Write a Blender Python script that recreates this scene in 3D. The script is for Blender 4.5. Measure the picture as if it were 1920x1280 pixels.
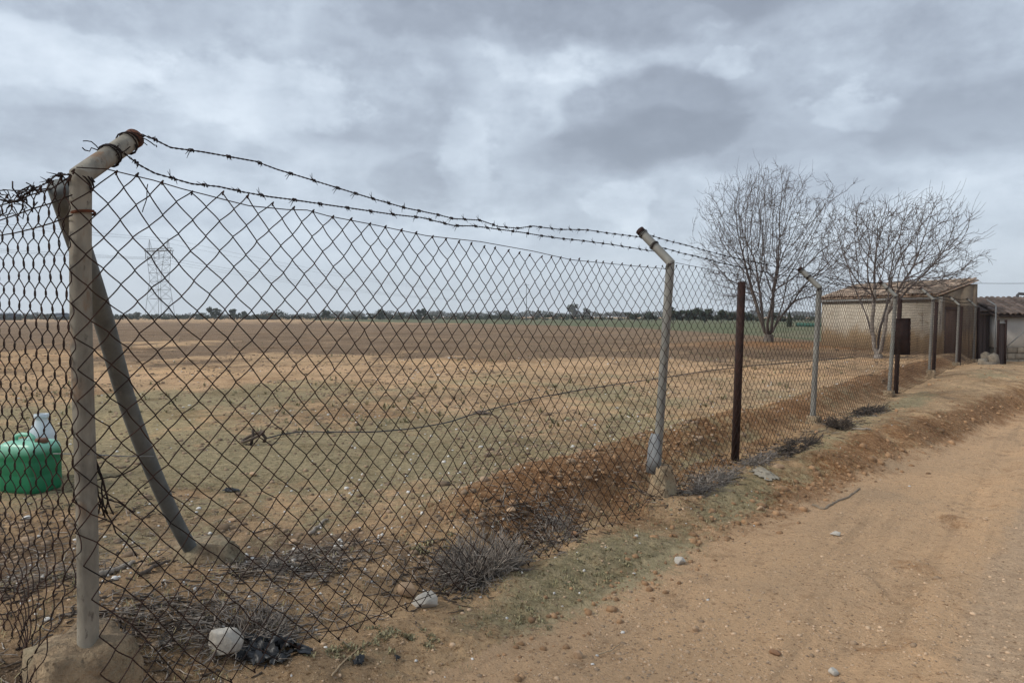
import bpy, math, random
import numpy as np
R = math.radians
rng = np.random.default_rng(7)
random.seed(7)
for o in list(bpy.data.objects): bpy.data.objects.remove(o)
scn = bpy.context.scene
C = scn.collection

# ------------------------------------------------------------------ camera
F = 1330.0                      # focal length in photo pixels (1920 wide)
CAM_H = 1.5
PITCH = math.atan(48 / F)
cam_d = bpy.data.cameras.new('camera'); cam = bpy.data.objects.new('camera', cam_d); C.objects.link(cam)
cam.location = (0, 0, CAM_H)
cam.rotation_euler = (R(90) - PITCH, 0, 0)
cam_d.sensor_width = 36; cam_d.lens = F / 1920 * 36
cam_d.clip_start = 0.05; cam_d.clip_end = 8000
scn.camera = cam

# ------------------------------------------------------------------ world: overcast cloud deck
SUN_EL, SUN_AZ = 40.0, 255.0     # azimuth measured from +Y (view direction) clockwise
w = bpy.data.worlds.new('World'); scn.world = w; w.use_nodes = True
nt = w.node_tree; nt.nodes.clear(); L = nt.links.new
def wn(t, **k):
    n = nt.nodes.new(t)
    for a, b in k.items(): setattr(n, a, b)
    return n
def wm(op, a, b=None, c=None):
    n = wn('ShaderNodeMath', operation=op)
    for i, v in enumerate((a, b, c)):
        if v is None: continue
        if isinstance(v, (int, float)): n.inputs[i].default_value = v
        else: L(v, n.inputs[i])
    return n.outputs[0]
tc = wn('ShaderNodeTexCoord'); sep = wn('ShaderNodeSeparateXYZ'); L(tc.outputs['Generated'], sep.inputs[0])
dx, dy, dz = sep.outputs
up = wm('MAXIMUM', dz, 0.0)
inv = wm('DIVIDE', 1.0, wm('ADD', up, 0.16))
pc = wn('ShaderNodeCombineXYZ'); L(wm('MULTIPLY', dx, inv), pc.inputs[0]); L(wm('MULTIPLY', dy, inv), pc.inputs[1])
def wnoise(scale, detail, rough, off, dist=0.0):
    m = wn('ShaderNodeMapping'); m.inputs['Location'].default_value = off; L(pc.outputs[0], m.inputs[0])
    n = wn('ShaderNodeTexNoise'); n.inputs['Scale'].default_value = scale; n.inputs['Detail'].default_value = detail
    n.inputs['Roughness'].default_value = rough; n.inputs['Distortion'].default_value = dist; L(m.outputs[0], n.inputs[0])
    return n.outputs['Fac']
n1 = wnoise(0.75, 5, 0.5, (3.1, 1.7, 0), 0.3)
n2 = wnoise(2.3, 9, 0.58, (7.2, 4.4, 2), 0.25)
az = wm('ARCTAN2', dx, dy); el = wm('ARCSINE', dz)
ae = wn('ShaderNodeCombineXYZ'); L(az, ae.inputs[0]); L(wm('MULTIPLY', el, 1.5), ae.inputs[1])
def anoise(scale, detail, rough, off):
    m = wn('ShaderNodeMapping'); m.inputs['Location'].default_value = off; L(ae.outputs[0], m.inputs[0])
    n = wn('ShaderNodeTexNoise'); n.inputs['Scale'].default_value = scale; n.inputs['Detail'].default_value = detail
    n.inputs['Roughness'].default_value = rough; L(m.outputs[0], n.inputs[0]); return n.outputs['Fac']
puff = anoise(9.0, 9, 0.58, (2.2, 5.4, 0)); fine = anoise(26.0, 6, 0.6, (8.2, 1.4, 3))
az = wm('ADD', az, wm('MULTIPLY_ADD', anoise(7, 5, .55, (4, 1, 0)), 0.16, -0.08)); el = wm('ADD', el, wm('MULTIPLY_ADD', anoise(7, 5, .55, (1, 7, 0)), 0.10, -0.05))
# cloud masses of the photographed sky: (azimuth, elevation, half widths, strength), in degrees
clouds = [(11.0, 15.2, 7.5, 3.6, -.28), (12.5, 12.8, 11, 2.2, -.14), (7, 24, 20, 3.8, -.25), (-11, 17, 8, 5.0, -.15), (33, 13.2, 7, 2.4, -.13),
          (27, 10.5, 6, 2.4, -.10), (-8, 10.8, 4.0, 1.5, -.13), (-34, 22, 12, 3.0, -.12), (30, 20, 16, 7, -.13), (-31, 12.0, 8, 2.0, -.12), (-20, 12, 4, 1.2, -.07),
          (-20, 16, 8, 2.8, .12), (-4, 12.8, 2.6, 3.6, .10), (8.4, 8.8, 1.8, 1.7, .13), (-33, 17, 7, 2.2, .10), (4, 17.5, 3.2, 2.6, .08), (17, 19, 2.5, .8, .10),
          (25.5, 14.5, 3.0, 1.5, .13), (2.5, 20, 5, 1.6, .07), (32, 6, 10, 3, .08), (-10, 4, 30, 3, .07), (14.5, 21.5, 3.4, .9, .08)]
acc = wm('ADD', wm('MULTIPLY_ADD', n1, 0.40, 0.14), wm('MULTIPLY_ADD', n2, 0.26, wm('MULTIPLY_ADD', puff, .44, wm('MULTIPLY_ADD', fine, .30, -.21))))
for a, e, sa, se, k in clouds:
    u = wm('MULTIPLY', wm('SUBTRACT', az, R(a)), 1 / R(sa)); v = wm('MULTIPLY', wm('SUBTRACT', el, R(e)), 1 / R(se))
    g = wm('EXPONENT', wm('MULTIPLY', wm('ADD', wm('MULTIPLY', u, u), wm('MULTIPLY', v, v)), -1.0))
    mr = wn('ShaderNodeMapRange'); mr.interpolation_type = 'SMOOTHSTEP'; mr.inputs[1].default_value = .22; mr.inputs[2].default_value = .52
    L(wm('ADD', g, wm('MULTIPLY_ADD', puff, .7, wm('MULTIPLY_ADD', fine, .28, -.49))), mr.inputs[0])
    acc = wm('MULTIPLY_ADD', mr.outputs[0], k, acc)
ramp = wn('ShaderNodeValToRGB'); L(acc, ramp.inputs[0])
cr = ramp.color_ramp; cr.interpolation = 'B_SPLINE'
for i, (p, c) in enumerate([(0.20, (.235, .27, .33)), (0.45, (.355, .405, .485)), (0.66, (.515, .59, .685)), (0.88, (.73, .81, .90))]):
    e_ = cr.elements[i] if i < 2 else cr.elements.new(p)
    e_.position = p; e_.color = (*c, 1)
hz = wn('ShaderNodeMixRGB'); hz.inputs[2].default_value = (.58, .65, .72, 1)      # milky air low over the horizon
L(ramp.outputs[0], hz.inputs[1]); L(wm('EXPONENT', wm('MULTIPLY', up, -11.0)), hz.inputs[0])
sky = wn('ShaderNodeTexSky'); sky.sky_type = 'NISHITA'; sky.sun_disc = False
sky.sun_elevation = R(SUN_EL); sky.sun_rotation = R(SUN_AZ)
b1 = wn('ShaderNodeBackground'); b1.inputs[1].default_value = 0.08; L(sky.outputs[0], b1.inputs[0])
b2 = wn('ShaderNodeBackground'); b2.inputs[1].default_value = 0.61; L(hz.outputs[0], b2.inputs[0])
mx = wn('ShaderNodeMixShader'); mx.inputs[0].default_value = 0.94; L(b1.outputs[0], mx.inputs[1]); L(b2.outputs[0], mx.inputs[2])
wo = wn('ShaderNodeOutputWorld'); L(mx.outputs[0], wo.inputs[0])

# ------------------------------------------------------------------ sun behind the cloud, exposure
sd = bpy.data.lights.new('sun', 'SUN'); sun = bpy.data.objects.new('sun', sd); C.objects.link(sun)
sd.energy = 1.5; sd.angle = R(11); sd.color = (1, .95, .87)
sun.rotation_euler = (R(90 - SUN_EL), 0, R(180 - SUN_AZ))
scn.view_settings.view_transform = 'Standard'; scn.view_settings.look = 'None'
scn.view_settings.exposure = 0.93; scn.view_settings.gamma = 1.0; scn.view_settings.use_curve_mapping = False

# ------------------------------------------------------------------ numpy helpers
def _hash(ix, iy, seed):
    n = (ix.astype(np.int64) * 374761393 + iy.astype(np.int64) * 668265263 + seed * 1442695041) & 0xFFFFFFFF
    n = ((n ^ (n >> 13)) * 1274126177) & 0xFFFFFFFF
    return ((n ^ (n >> 16)) & 0xFFFF) / 65535.0
def vnoise(x, y, seed=0):
    ix = np.floor(x); iy = np.floor(y); fx = x - ix; fy = y - iy
    fx = fx * fx * fx * (fx * (fx * 6 - 15) + 10); fy = fy * fy * fy * (fy * (fy * 6 - 15) + 10)
    a = _hash(ix, iy, seed); b = _hash(ix + 1, iy, seed); c = _hash(ix, iy + 1, seed); d = _hash(ix + 1, iy + 1, seed)
    return (a * (1 - fx) + b * fx) * (1 - fy) + (c * (1 - fx) + d * fx) * fy
def fbm(x, y, oct=4, seed=0):
    s = 0; a = 0.5; tot = 0
    for i in range(oct):
        s = s + a * vnoise(x * 2 ** i + 17.3 * i, y * 2 ** i - 9.1 * i, seed + i); tot += a; a *= 0.5
    return s / tot
def sstep(a, b, x):
    t = np.clip((x - a) / (b - a), 0, 1); return t * t * (3 - 2 * t)
# fence frame: s runs along the fence away from the camera, t is the offset towards the track
U = np.array([.6157, .788]); N = np.array([.788, -.6157]); T0 = -2.64
def st(x, y): return x * U[0] + y * U[1], x * N[0] + y * N[1]
def xy(s, t): return s * U[0] + t * N[0], s * U[1] + t * N[1]
def fence_base(s): return np.interp(s, [-6, 1, 2, 3.5, 5.5, 7.2, 10, 15.5, 21, 26, 31, 45, 90], [.08, .07, .0, -.07, -.05, -.02, .03, -.09, -.10, -.10, -.22, -.5, -.5])
def edge(s): return np.interp(s, [-10, 0, 5, 9, 14, 17, 24, 40, 90], [-2.15, -2.1, -2.05, -1.65, -1.05, -.65, 0.1, .8, .8])
def track_z(s): return np.interp(s, [-10, 3, 5, 10, 15, 25, 40, 90], [-.08, -.11, -.13, -.24, -.36, -.42, -.55, -.55])
def H(x, y):
    x = np.asarray(x, float); y = np.asarray(y, float)
    s, t = st(x, y)
    d = np.hypot(x, y)
    wob = (fbm(x * .9, y * .9, 3, 40) - .5)
    e = edge(s) + wob * .35
    # field side
    amp = np.interp(s, [1.5, 3, 4.5, 12, 18, 26, 34], [0, .10, .25, .24, .18, .12, 0])
    amp = amp * (.7 + .6 * vnoise(s * .9, t * .3, 5))
    h_in = amp * np.exp(-((t + 3.3 + wob * .3) / .42) ** 2)
    h_in = h_in + .22 * np.exp(-((x - 13) ** 2 + (y - 34) ** 2) / 45.0)
    # verge and track
    bump = .16 * np.exp(-((s - 23) / 4.5) ** 2 - ((t + 1.6) / 1.0) ** 2)
    h_v = fence_base(s) + bump
    k = sstep(e - .5, e + .22, t)
    k2 = 1 - sstep(e + 4.2, e + 4.8, t)
    tl = t + .95 - .035 * s + .12 * wob
    tz = track_z(s) - .030 * np.exp(-(tl / .15) ** 2) + .018 * np.exp(-((tl - .28) / .1) ** 2) - .03 * np.exp(-((tl - 1.5) / .2) ** 2) + .03 * np.exp(-((tl - .8) / .3) ** 2)
    tz = tz - .03 * np.exp(-((t - e - .28) / .14) ** 2) * vnoise(s * 1.3, t * 0, 66)
    h_out = h_v * (1 - k) + tz * k
    h_out = np.where(t > e + 3.5, tz * k2 + (tz + .15) * (1 - k2), h_out)
    h = h_in + (h_out - h_in) * sstep(-3.1, -2.6, t)
    h = np.where(s > 45, h * (1 - sstep(45, 80, s)), h)
    h = h + .26 * np.exp(-((s - 1.2) ** 2 + (t + 3.35) ** 2) / .8) * (1 - sstep(-3.1, -2.62, t))
    # roughness that fades with distance
    rough_tr = k * k2
    near = 1 / (1 + (d / 14.0) ** 2)
    a1 = (.07 - .055 * rough_tr)
    h = h + a1 * (fbm(x * 1.7, y * 1.7, 3, 1) - .5) * (.4 + .6 * near)
    clod = np.abs(vnoise(x * 9, y * 9, 11) - .5) + .6 * np.abs(vnoise(x * 21, y * 21, 12) - .5)
    bermk = np.exp(-((t + 3.2) / .5) ** 2) * np.clip(amp * 5, 0, 1) + .9 * np.exp(-((t - e + .12) / .22) ** 2) + .25
    lump = np.maximum(vnoise(x * 3.7, y * 3.7, 51) - .42, 0) * (1 - rough_tr) * (.35 * (t < T0) + .9 * (t >= T0)); h = h + .12 * lump * (.35 + .65 * near)
    h = h + near * (.045 * bermk * (1 - .72 * rough_tr)) * (clod - .35)
    # tyre cleats on the track
    h = h + near * rough_tr * (.005 * np.sin(s * 46 + 9 * np.abs(tl - .62)) * np.exp(-((tl - .62) / .13) ** 2) + .006 * np.sin(t * 70 + 4 * wob) * np.exp(-((tl - 1.0) / .35) ** 2) * vnoise(s * .7, t, 21))
    h = h + near * rough_tr * .05 * np.maximum(vnoise(x * 6, y * 6, 33) - .62, 0) * np.exp(-((tl - .05) / .3) ** 2) * 3
    far = np.clip((d - 60) / 500, 0, 1)
    h = h + far * 1.6 * (fbm(x * .004, y * .004, 2, 31) - .62)
    return h
HS = lambda x, y: float(H(np.array([x]), np.array([y]))[0])
def ray(px, py):
    a = (px - 960) / F; b = (640 - py) / F
    v = np.array([a, math.cos(PITCH) + b * math.sin(PITCH), -math.sin(PITCH) + b * math.cos(PITCH)])
    return v / v[1]
def g(px, py):
    """point of the ground seen at a place of the photograph"""
    v = ray(px, py); ys = np.geomspace(1.2, 600, 700)
    f = CAM_H + v[2] * ys - H(v[0] * ys, ys); i = int(np.argmax(f < 0)) if (f < 0).any() else 699
    a, b = ys[max(i - 1, 0)], ys[i]
    for _ in range(18):
        m = .5 * (a + b)
        if CAM_H + v[2] * m - HS(v[0] * m, m) > 0: a = m
        else: b = m
    return np.array([v[0] * b, b, HS(v[0] * b, b)])
def at(px, py, y): v = ray(px, py); return np.array([v[0] * y, y, CAM_H + v[2] * y])
def s_of(px):
    k = (px - 960) / F
    return (k * T0 * N[1] - T0 * N[0]) / (U[0] - k * U[1])

class MB:
    def __init__(self): self.v = []; self.f = []; self.n = 0; self.m = []
    def raw(self, v, f, mi=0):
        v = np.asarray(v, float).reshape(-1, 3); b = self.n
        self.v.append(v); self.n += len(v)
        if isinstance(f, np.ndarray):
            self.f.append(f + b); self.m.append(np.full(len(f), mi))
        else:
            by = {}
            for q in f: by.setdefault(len(q), []).append(q)
            for q in by.values(): self.f.append(np.array(q) + b); self.m.append(np.full(len(q), mi))
        return self
    def segs(self, A, B, ra, rb=None, sides=5, mi=0):
        """many separate tapered sticks"""
        A = np.asarray(A, float).reshape(-1, 3); B = np.asarray(B, float).reshape(-1, 3); n = len(A)
        if n == 0: return self
        ra = np.broadcast_to(np.asarray(ra, float), (n,)); rb = ra if rb is None else np.broadcast_to(np.asarray(rb, float), (n,))
        d = B - A; l = np.linalg.norm(d, axis=1, keepdims=True); d = d / np.maximum(l, 1e-9)
        ref = np.where(np.abs(d[:, 2:3]) > .9, np.array([[1., 0, 0]]), np.array([[0., 0, 1]]))
        p = np.cross(d, ref); p /= np.linalg.norm(p, axis=1, keepdims=True); q = np.cross(d, p)
        an = np.arange(sides) / sides * 2 * math.pi
        ring = p[:, None, :] * np.cos(an)[None, :, None] + q[:, None, :] * np.sin(an)[None, :, None]
        va = A[:, None, :] + ring * ra[:, None, None]; vb = B[:, None, :] + ring * rb[:, None, None]
        v = np.concatenate([va, vb], axis=1)
        base = np.arange(n)[:, None] * (2 * sides)
        fs = []
        for i in range(sides):
            j = (i + 1) % sides
            fs.append(np.concatenate([base + i, base + j, base + sides + j, base + sides + i], axis=1))
        return self.raw(v.reshape(-1, 3), np.concatenate(fs), mi)
    def tube(self, pts, r, sides=8, cap=True, mi=0):
        P = np.asarray(pts, float); n = len(P); r = np.broadcast_to(np.asarray(r, float), (n,))
        T = np.gradient(P, axis=0); T /= np.maximum(np.linalg.norm(T, axis=1, keepdims=True), 1e-9)
        ref = np.array([0, 0, 1.]) if abs(T[0][2]) < .9 else np.array([1., 0, 0])
        p = np.cross(T[0], ref); p /= np.linalg.norm(p); vs = []
        an = np.arange(sides) / sides * 2 * math.pi
        for i in range(n):
            p = p - T[i] * np.dot(p, T[i]); p /= np.linalg.norm(p); q = np.cross(T[i], p)
            vs.append(P[i] + r[i] * (np.cos(an)[:, None] * p + np.sin(an)[:, None] * q))
        f = []
        for i in range(n - 1):
            for k in range(sides):
                k2 = (k + 1) % sides
                f.append((i * sides + k, i * sides + k2, (i + 1) * sides + k2, (i + 1) * sides + k))
        if cap: f.append(tuple(range(sides - 1, -1, -1))); f.append(tuple((n - 1) * sides + k for k in range(sides)))
        return self.raw(np.concatenate(vs), f, mi)
    def box(self, c, size, ax=None, mi=0):
        """box centred at c; ax = three axis vectors"""
        c = np.asarray(c, float); h = np.asarray(size, float) / 2
        ax = np.eye(3) if ax is None else np.asarray(ax, float)
        v = [c + ax[0] * h[0] * i + ax[1] * h[1] * j + ax[2] * h[2] * k for i in (-1, 1) for j in (-1, 1) for k in (-1, 1)]
        return self.raw(v, [(0, 1, 3, 2), (4, 6, 7, 5), (0, 4, 5, 1), (2, 3, 7, 6), (0, 2, 6, 4), (1, 5, 7, 3)], mi)
    def loft(self, rings, cap=True, mi=0):
        n = len(rings[0]); v = np.concatenate([np.asarray(r, float) for r in rings]); f = []
        for i in range(len(rings) - 1):
            for k in range(n):
                k2 = (k + 1) % n; f.append((i * n + k, i * n + k2, (i + 1) * n + k2, (i + 1) * n + k))
        if cap: f.append(tuple(range(n - 1, -1, -1))); f.append(tuple((len(rings) - 1) * n + k for k in range(n)))
        return self.raw(v, f, mi)
    def mesh(self, name, smooth=False):
        me = bpy.data.meshes.new(name)
        V = np.concatenate(self.v) if self.v else np.zeros((0, 3))
        me.vertices.add(len(V)); me.vertices.foreach_set('co', V.astype(np.float32).ravel())
        lt = np.concatenate([np.full(len(a), a.shape[1]) for a in self.f]).astype(np.int32)
        li = np.concatenate([a.ravel() for a in self.f]).astype(np.int32)
        me.loops.add(len(li)); me.loops.foreach_set('vertex_index', li)
        me.polygons.add(len(lt)); me.polygons.foreach_set('loop_start', (np.cumsum(lt) - lt).astype(np.int32))
        me.polygons.foreach_set('loop_total', lt)
        me.polygons.foreach_set('material_index', np.concatenate(self.m).astype(np.int32))
        if smooth: me.polygons.foreach_set('use_smooth', np.ones(len(lt), bool))
        me.update(calc_edges=True); me.validate()
        return me
    def build(self, name, mat, parent=None, smooth=False, loc=None):
        me = self.mesh(name, smooth)
        for m_ in (mat if isinstance(mat, (list, tuple)) else [mat]): me.materials.append(m_)
        return link(name, me, parent, loc)
def link(name, me, parent=None, loc=None):
    o = bpy.data.objects.new(name, me); C.objects.link(o)
    if parent: o.parent = parent
    if loc is not None: o.location = loc
    return o
def tag(o, label=None, cat=None, group=None, kind=None):
    for k, v in (('label', label), ('category', cat), ('group', group), ('kind', kind)):
        if v: o[k] = v
    return o
def empty(name, loc=(0, 0, 0), rz=0, label=None, cat=None, group=None):
    o = bpy.data.objects.new(name, None); C.objects.link(o); o.location = loc; o.rotation_euler[2] = rz
    o.empty_display_size = .2
    return tag(o, label, cat, group)

# ------------------------------------------------------------------ materials
def mat(name, col, col2=None, scale=8.0, rough=.85, metal=0.0, bump=.3, bscale=None, dist=.004, detail=6, spec=.3, lo=.35, hi=.65, extra=None, stretch=None):
    m = bpy.data.materials.new(name); m.use_nodes = True; t = m.node_tree; p = t.nodes['Principled BSDF']
    p.inputs['Roughness'].default_value = rough; p.inputs['Metallic'].default_value = metal
    p.inputs['Specular IOR Level'].default_value = spec
    tcn = t.nodes.new('ShaderNodeTexCoord'); vec = tcn.outputs['Object']
    if stretch:
        mp = t.nodes.new('ShaderNodeMapping'); mp.inputs['Scale'].default_value = stretch; t.links.new(vec, mp.inputs[0]); vec = mp.outputs[0]
    def noise(sc, det=detail, off=0):
        n = t.nodes.new('ShaderNodeTexNoise'); n.inputs['Scale'].default_value = sc; n.inputs['Detail'].default_value = det
        n.inputs['Roughness'].default_value = .62; t.links.new(vec, n.inputs[0]); return n.outputs['Fac']
    def mapr(f, a, b):
        n = t.nodes.new('ShaderNodeMapRange'); n.inputs[1].default_value = a; n.inputs[2].default_value = b; t.links.new(f, n.inputs[0]); return n.outputs[0]
    def mix(f, a, b):
        n = t.nodes.new('ShaderNodeMixRGB')
        if isinstance(f, float): n.inputs[0].default_value = f
        else: t.links.new(f, n.inputs[0])
        for i, c in ((1, a), (2, b)):
            if isinstance(c, tuple): n.inputs[i].default_value = (*c, 1)
            else: t.links.new(c, n.inputs[i])
        return n.outputs[0]
    c = mix(mapr(noise(scale), lo, hi), col, col2 or tuple(x * .7 for x in col))
    if extra: c = extra(t, c, noise, mapr, mix, tcn)
    t.links.new(c, p.inputs['Base Color'])
    if bump:
        b = t.nodes.new('ShaderNodeBump'); b.inputs['Strength'].default_value = bump; b.inputs['Distance'].default_value = dist
        t.links.new(noise(bscale or scale * 3), b.inputs['Height']); t.links.new(b.outputs[0], p.inputs['Normal'])
    return m
def rust_patches(rc=(.16, .055, .02), sc=5, a=.60, b=.68):
    return lambda t, c, noise, mapr, mix, tcn: mix(mapr(noise(sc, 4), a, b), c, rc)
def attr_color(m, name='tint'):
    """multiply the base colour by a per-piece attribute"""
    t = m.node_tree; p = t.nodes['Principled BSDF']; src = p.inputs['Base Color'].links[0].from_socket
    a = t.nodes.new('ShaderNodeAttribute'); a.attribute_name = name
    x = t.nodes.new('ShaderNodeMixRGB'); x.blend_type = 'MULTIPLY'; x.inputs[0].default_value = 1
    t.links.new(src, x.inputs[1]); t.links.new(a.outputs['Color'], x.inputs[2]); t.links.new(x.outputs[0], p.inputs['Base Color'])
    return m
def island_tint(m, lo=.65, hi=1.25):
    t = m.node_tree; p = t.nodes['Principled BSDF']; src = p.inputs['Base Color'].links[0].from_socket
    gme = t.nodes.new('ShaderNodeNewGeometry'); mr = t.nodes.new('ShaderNodeMapRange')
    mr.inputs[3].default_value = lo; mr.inputs[4].default_value = hi; t.links.new(gme.outputs['Random Per Island'], mr.inputs[0])
    x = t.nodes.new('ShaderNodeVectorMath'); x.operation = 'SCALE'; t.links.new(src, x.inputs[0]); t.links.new(mr.outputs[0], x.inputs['Scale'])
    t.links.new(x.outputs[0], p.inputs['Base Color']); return m
def object_tint(m, lo=.7, hi=1.25):
    t = m.node_tree; p = t.nodes['Principled BSDF']; src = p.inputs['Base Color'].links[0].from_socket
    oi = t.nodes.new('ShaderNodeObjectInfo'); mr = t.nodes.new('ShaderNodeMapRange')
    mr.inputs[3].default_value = lo; mr.inputs[4].default_value = hi; t.links.new(oi.outputs['Random'], mr.inputs[0])
    x = t.nodes.new('ShaderNodeVectorMath'); x.operation = 'SCALE'; t.links.new(src, x.inputs[0]); t.links.new(mr.outputs[0], x.inputs['Scale'])
    t.links.new(x.outputs[0], p.inputs['Base Color']); return m

M = {}
M['wire'] = mat('rusty_wire', (.050, .024, .016), (.014, .010, .009), 9, .85, .2, 0)
M['barb'] = mat('barbed_wire', (.028, .017, .014), (.014, .010, .010), 40, .85, .2, 0)
M['post'] = mat('weathered_pipe', (.265, .240, .195), (.150, .135, .110), 9, .9, 0, .8, 60, .003, lo=.40, hi=.60, extra=lambda t, c, noise, mapr, mix, tcn: mix(mapr(noise(30, 6), .60, .68), mix(mapr(noise(7, 6), .56, .66), c, (.19, .105, .055)), (.10, .085, .07)), stretch=(1, 1, .4))
M['galv'] = mat('galvanised_pipe', (.25, .242, .215), (.165, .162, .148), 6, .7, .2, .3, 40, .002, extra=rust_patches((.19, .12, .06), 3, .66, .76), stretch=(1, 1, .4))
M['brace'] = mat('dark_pipe', (.150, .156, .148), (.095, .100, .097), 9, .75, .1, .4, 60, .002, extra=rust_patches((.17, .16, .14), 14, .62, .7))
M['rust'] = mat('rust', (.15, .05, .022), (.05, .022, .015), 25, .9, .1, .5)
M['dsteel'] = mat('dark_steel', (.040, .018, .014), (.022, .012, .010), 12, .8, .2, .3)
M['zinc'] = mat('zinc_sheet', (.235, .245, .25), (.165, .172, .175), 9, .6, .25, .25)
M['concrete'] = mat('earthy_concrete', (.37, .27, .168), (.235, .168, .105), 9, .95, 0, 1, 26, .04, lo=.42, hi=.58, extra=lambda t, c, noise, mapr, mix, tcn: mix(mapr(noise(30, 6), .55, .66), mix(mapr(noise(4, 5), .5, .62), c, (.30, .245, .16)), (.17, .125, .08)))
M['rock'] = mat('limestone', (.50, .465, .405), (.34, .305, .26), 8, .95, 0, .8, 30, .01)
M['rock_tan'] = mat('tan_stone', (.44, .31, .20), (.33, .21, .125), 8, .95, 0, .8, 30, .01)
M['rock_brown'] = mat('brown_stone', (.27, .15, .08), (.19, .10, .055), 8, .95, 0, .8, 30, .01)
M['scrap'] = mat('grey_scrap', (.34, .30, .235), (.25, .21, .155), 14, .9, 0, .6, 40, .01)
M['rubble'] = mat('rubble', (.27, .225, .17), (.18, .15, .115), 9, .95, 0, .8, 30, .02)
M['shell'] = island_tint(mat('chalk_white', (.72, .70, .66), (.55, .52, .48), 40, .8, 0, 0), .75, 1.1)
M['gravel'] = island_tint(mat('gravel_grains', (.47, .335, .22), (.38, .265, .17), 20, .95, 0, 0), .5, 1.3)
M['clod'] = island_tint(mat('red_clods', (.38, .235, .130), (.27, .155, .080), 20, .95, 0, .4, 80, .004), .55, 1.2)
M['fclod'] = island_tint(mat('brown_crumbs', (.27, .19, .125), (.19, .135, .09), 20, .95, 0, 0), .5, 1.5)
M['twig'] = island_tint(mat('grey_twigs', (.29, .25, .21), (.18, .15, .125), 25, .9, 0, 0), .45, 1.5)
M['litter'] = island_tint(mat('dark_litter', (.10, .075, .055), (.055, .042, .034), 25, .95, 0, 0), .5, 1.7)
M['straw'] = mat('straw', (.40, .30, .19), (.28, .20, .12), 25, .9, 0, 0)
M['driftwood'] = mat('bleached_wood', (.33, .285, .235), (.2, .165, .13), 14, .9, 0, .6, 60, .004, stretch=(1, 1, .3))
M['root'] = mat('earthy_root', (.30, .235, .165), (.20, .155, .11), 14, .95, 0, .6, 60, .004)
M['weed'] = island_tint(mat('weed_leaves', (.29, .25, .145), (.21, .188, .105), 12, .8, 0, 0), .6, 1.4)
M['drygrass'] = island_tint(mat('dry_grass', (.30, .255, .145), (.20, .18, .09), 12, .9, 0, 0), .6, 1.4)
M['black'] = mat('black_plastic', (.006, .0065, .008), (.010, .011, .013), 12, .5, 0, .3, 40, .003, spec=.5)
def liquid(t, c, noise, mapr, mix, tcn):
    sp = t.nodes.new('ShaderNodeSeparateXYZ'); t.links.new(tcn.outputs['Object'], sp.inputs[0])
    a = t.nodes.new('ShaderNodeMath'); a.operation = 'MULTIPLY_ADD'; t.links.new(sp.outputs[0], a.inputs[0]); a.inputs[1].default_value = -.10; t.links.new(sp.outputs[2], a.inputs[2])
    c = mix(mapr(a.outputs[0], .315, .385), c, (.22, .50, .36)); return mix(mapr(noise(18, 5), .66, .82), c, (.20, .19, .13))
M['green'] = mat('green_plastic', (.008, .150, .066), (.010, .172, .076), 6, .40, 0, .08, 20, .003, spec=.45, extra=liquid)
M['cap'] = mat('muddy_cap', (.19, .10, .065), (.12, .07, .05), 20, .8, 0, .3)
M['bark'] = mat('bark', (.165, .138, .115), (.10, .083, .072), 6, .95, 0, .6, 25, .02)
M['bark_grey'] = mat('pale_bark', (.30, .265, .23), (.18, .155, .135), 5, .95, 0, .6, 25, .02)
M['twigs_tree'] = mat('tree_twigs', (.115, .094, .085), (.080, .067, .062), 4, .95, 0, 0)
M['leaf'] = island_tint(mat('evergreen_leaf', (.050, .060, .034), (.030, .040, .024), 1, .8, 0, 0), .55, 1.4)
M['leaf2'] = island_tint(mat('olive_leaf', (.085, .090, .062), (.06, .062, .045), 1, .8, 0, 0), .55, 1.4)
M['pylon'] = mat('tower_steel', (.16, .17, .175), (.13, .14, .145), 2, .6, .3, 0)
M['cable'] = mat('cable', (.06, .06, .065), (.05, .05, .05), 2, .7, 0, 0)
def damp(t, c, noise, mapr, mix, tcn):
    sp = t.nodes.new('ShaderNodeSeparateXYZ'); t.links.new(tcn.outputs['Object'], sp.inputs[0])
    a = t.nodes.new('ShaderNodeMath'); a.operation = 'MULTIPLY_ADD'; t.links.new(noise(1.5, 5), a.inputs[0]); a.inputs[1].default_value = -1.6; t.links.new(sp.outputs[2], a.inputs[2])
    f = mapr(a.outputs[0], .25, -.20)
    c = mix(f, c, (.31, .22, .13))
    f2 = mapr(noise(5.5, 4), .58, .72)
    return mix(f2, c, (.25, .19, .13))
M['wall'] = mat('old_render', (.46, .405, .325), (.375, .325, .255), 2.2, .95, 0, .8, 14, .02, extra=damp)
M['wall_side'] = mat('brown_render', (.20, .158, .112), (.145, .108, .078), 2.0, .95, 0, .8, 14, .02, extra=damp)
M['white_wall'] = mat('whitewash', (.58, .56, .52), (.47, .45, .42), 1.6, .9, 0, .4, 12, .01)
M['stone_base'] = object_tint(mat('stone_blocks', (.29, .245, .19), (.20, .17, .13), 3, .95, 0, .9, 14, .03), .75, 1.25)
M['tile'] = object_tint(mat('clay_tile', (.37, .255, .19), (.26, .205, .158), 5, .95, 0, .5, 25, .01, extra=lambda t, c, noise, mapr, mix, tcn: mix(mapr(noise(9, 4), .5, .62), c, (.19, .165, .12))), .5, 1.45)
M['tile_dark'] = object_tint(mat('dark_tile', (.13, .095, .078), (.085, .068, .06), 5, .95, 0, .5, 25, .01), .6, 1.35)
M['board'] = object_tint(mat('dark_boards', (.080, .058, .052), (.05, .038, .036), 6, .9, 0, .5, 20, .005, stretch=(1, 1, .15)), .75, 1.35)
M['gutter'] = mat('grey_gutter', (.27, .265, .25), (.20, .195, .185), 5, .8, 0, .2)
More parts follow.
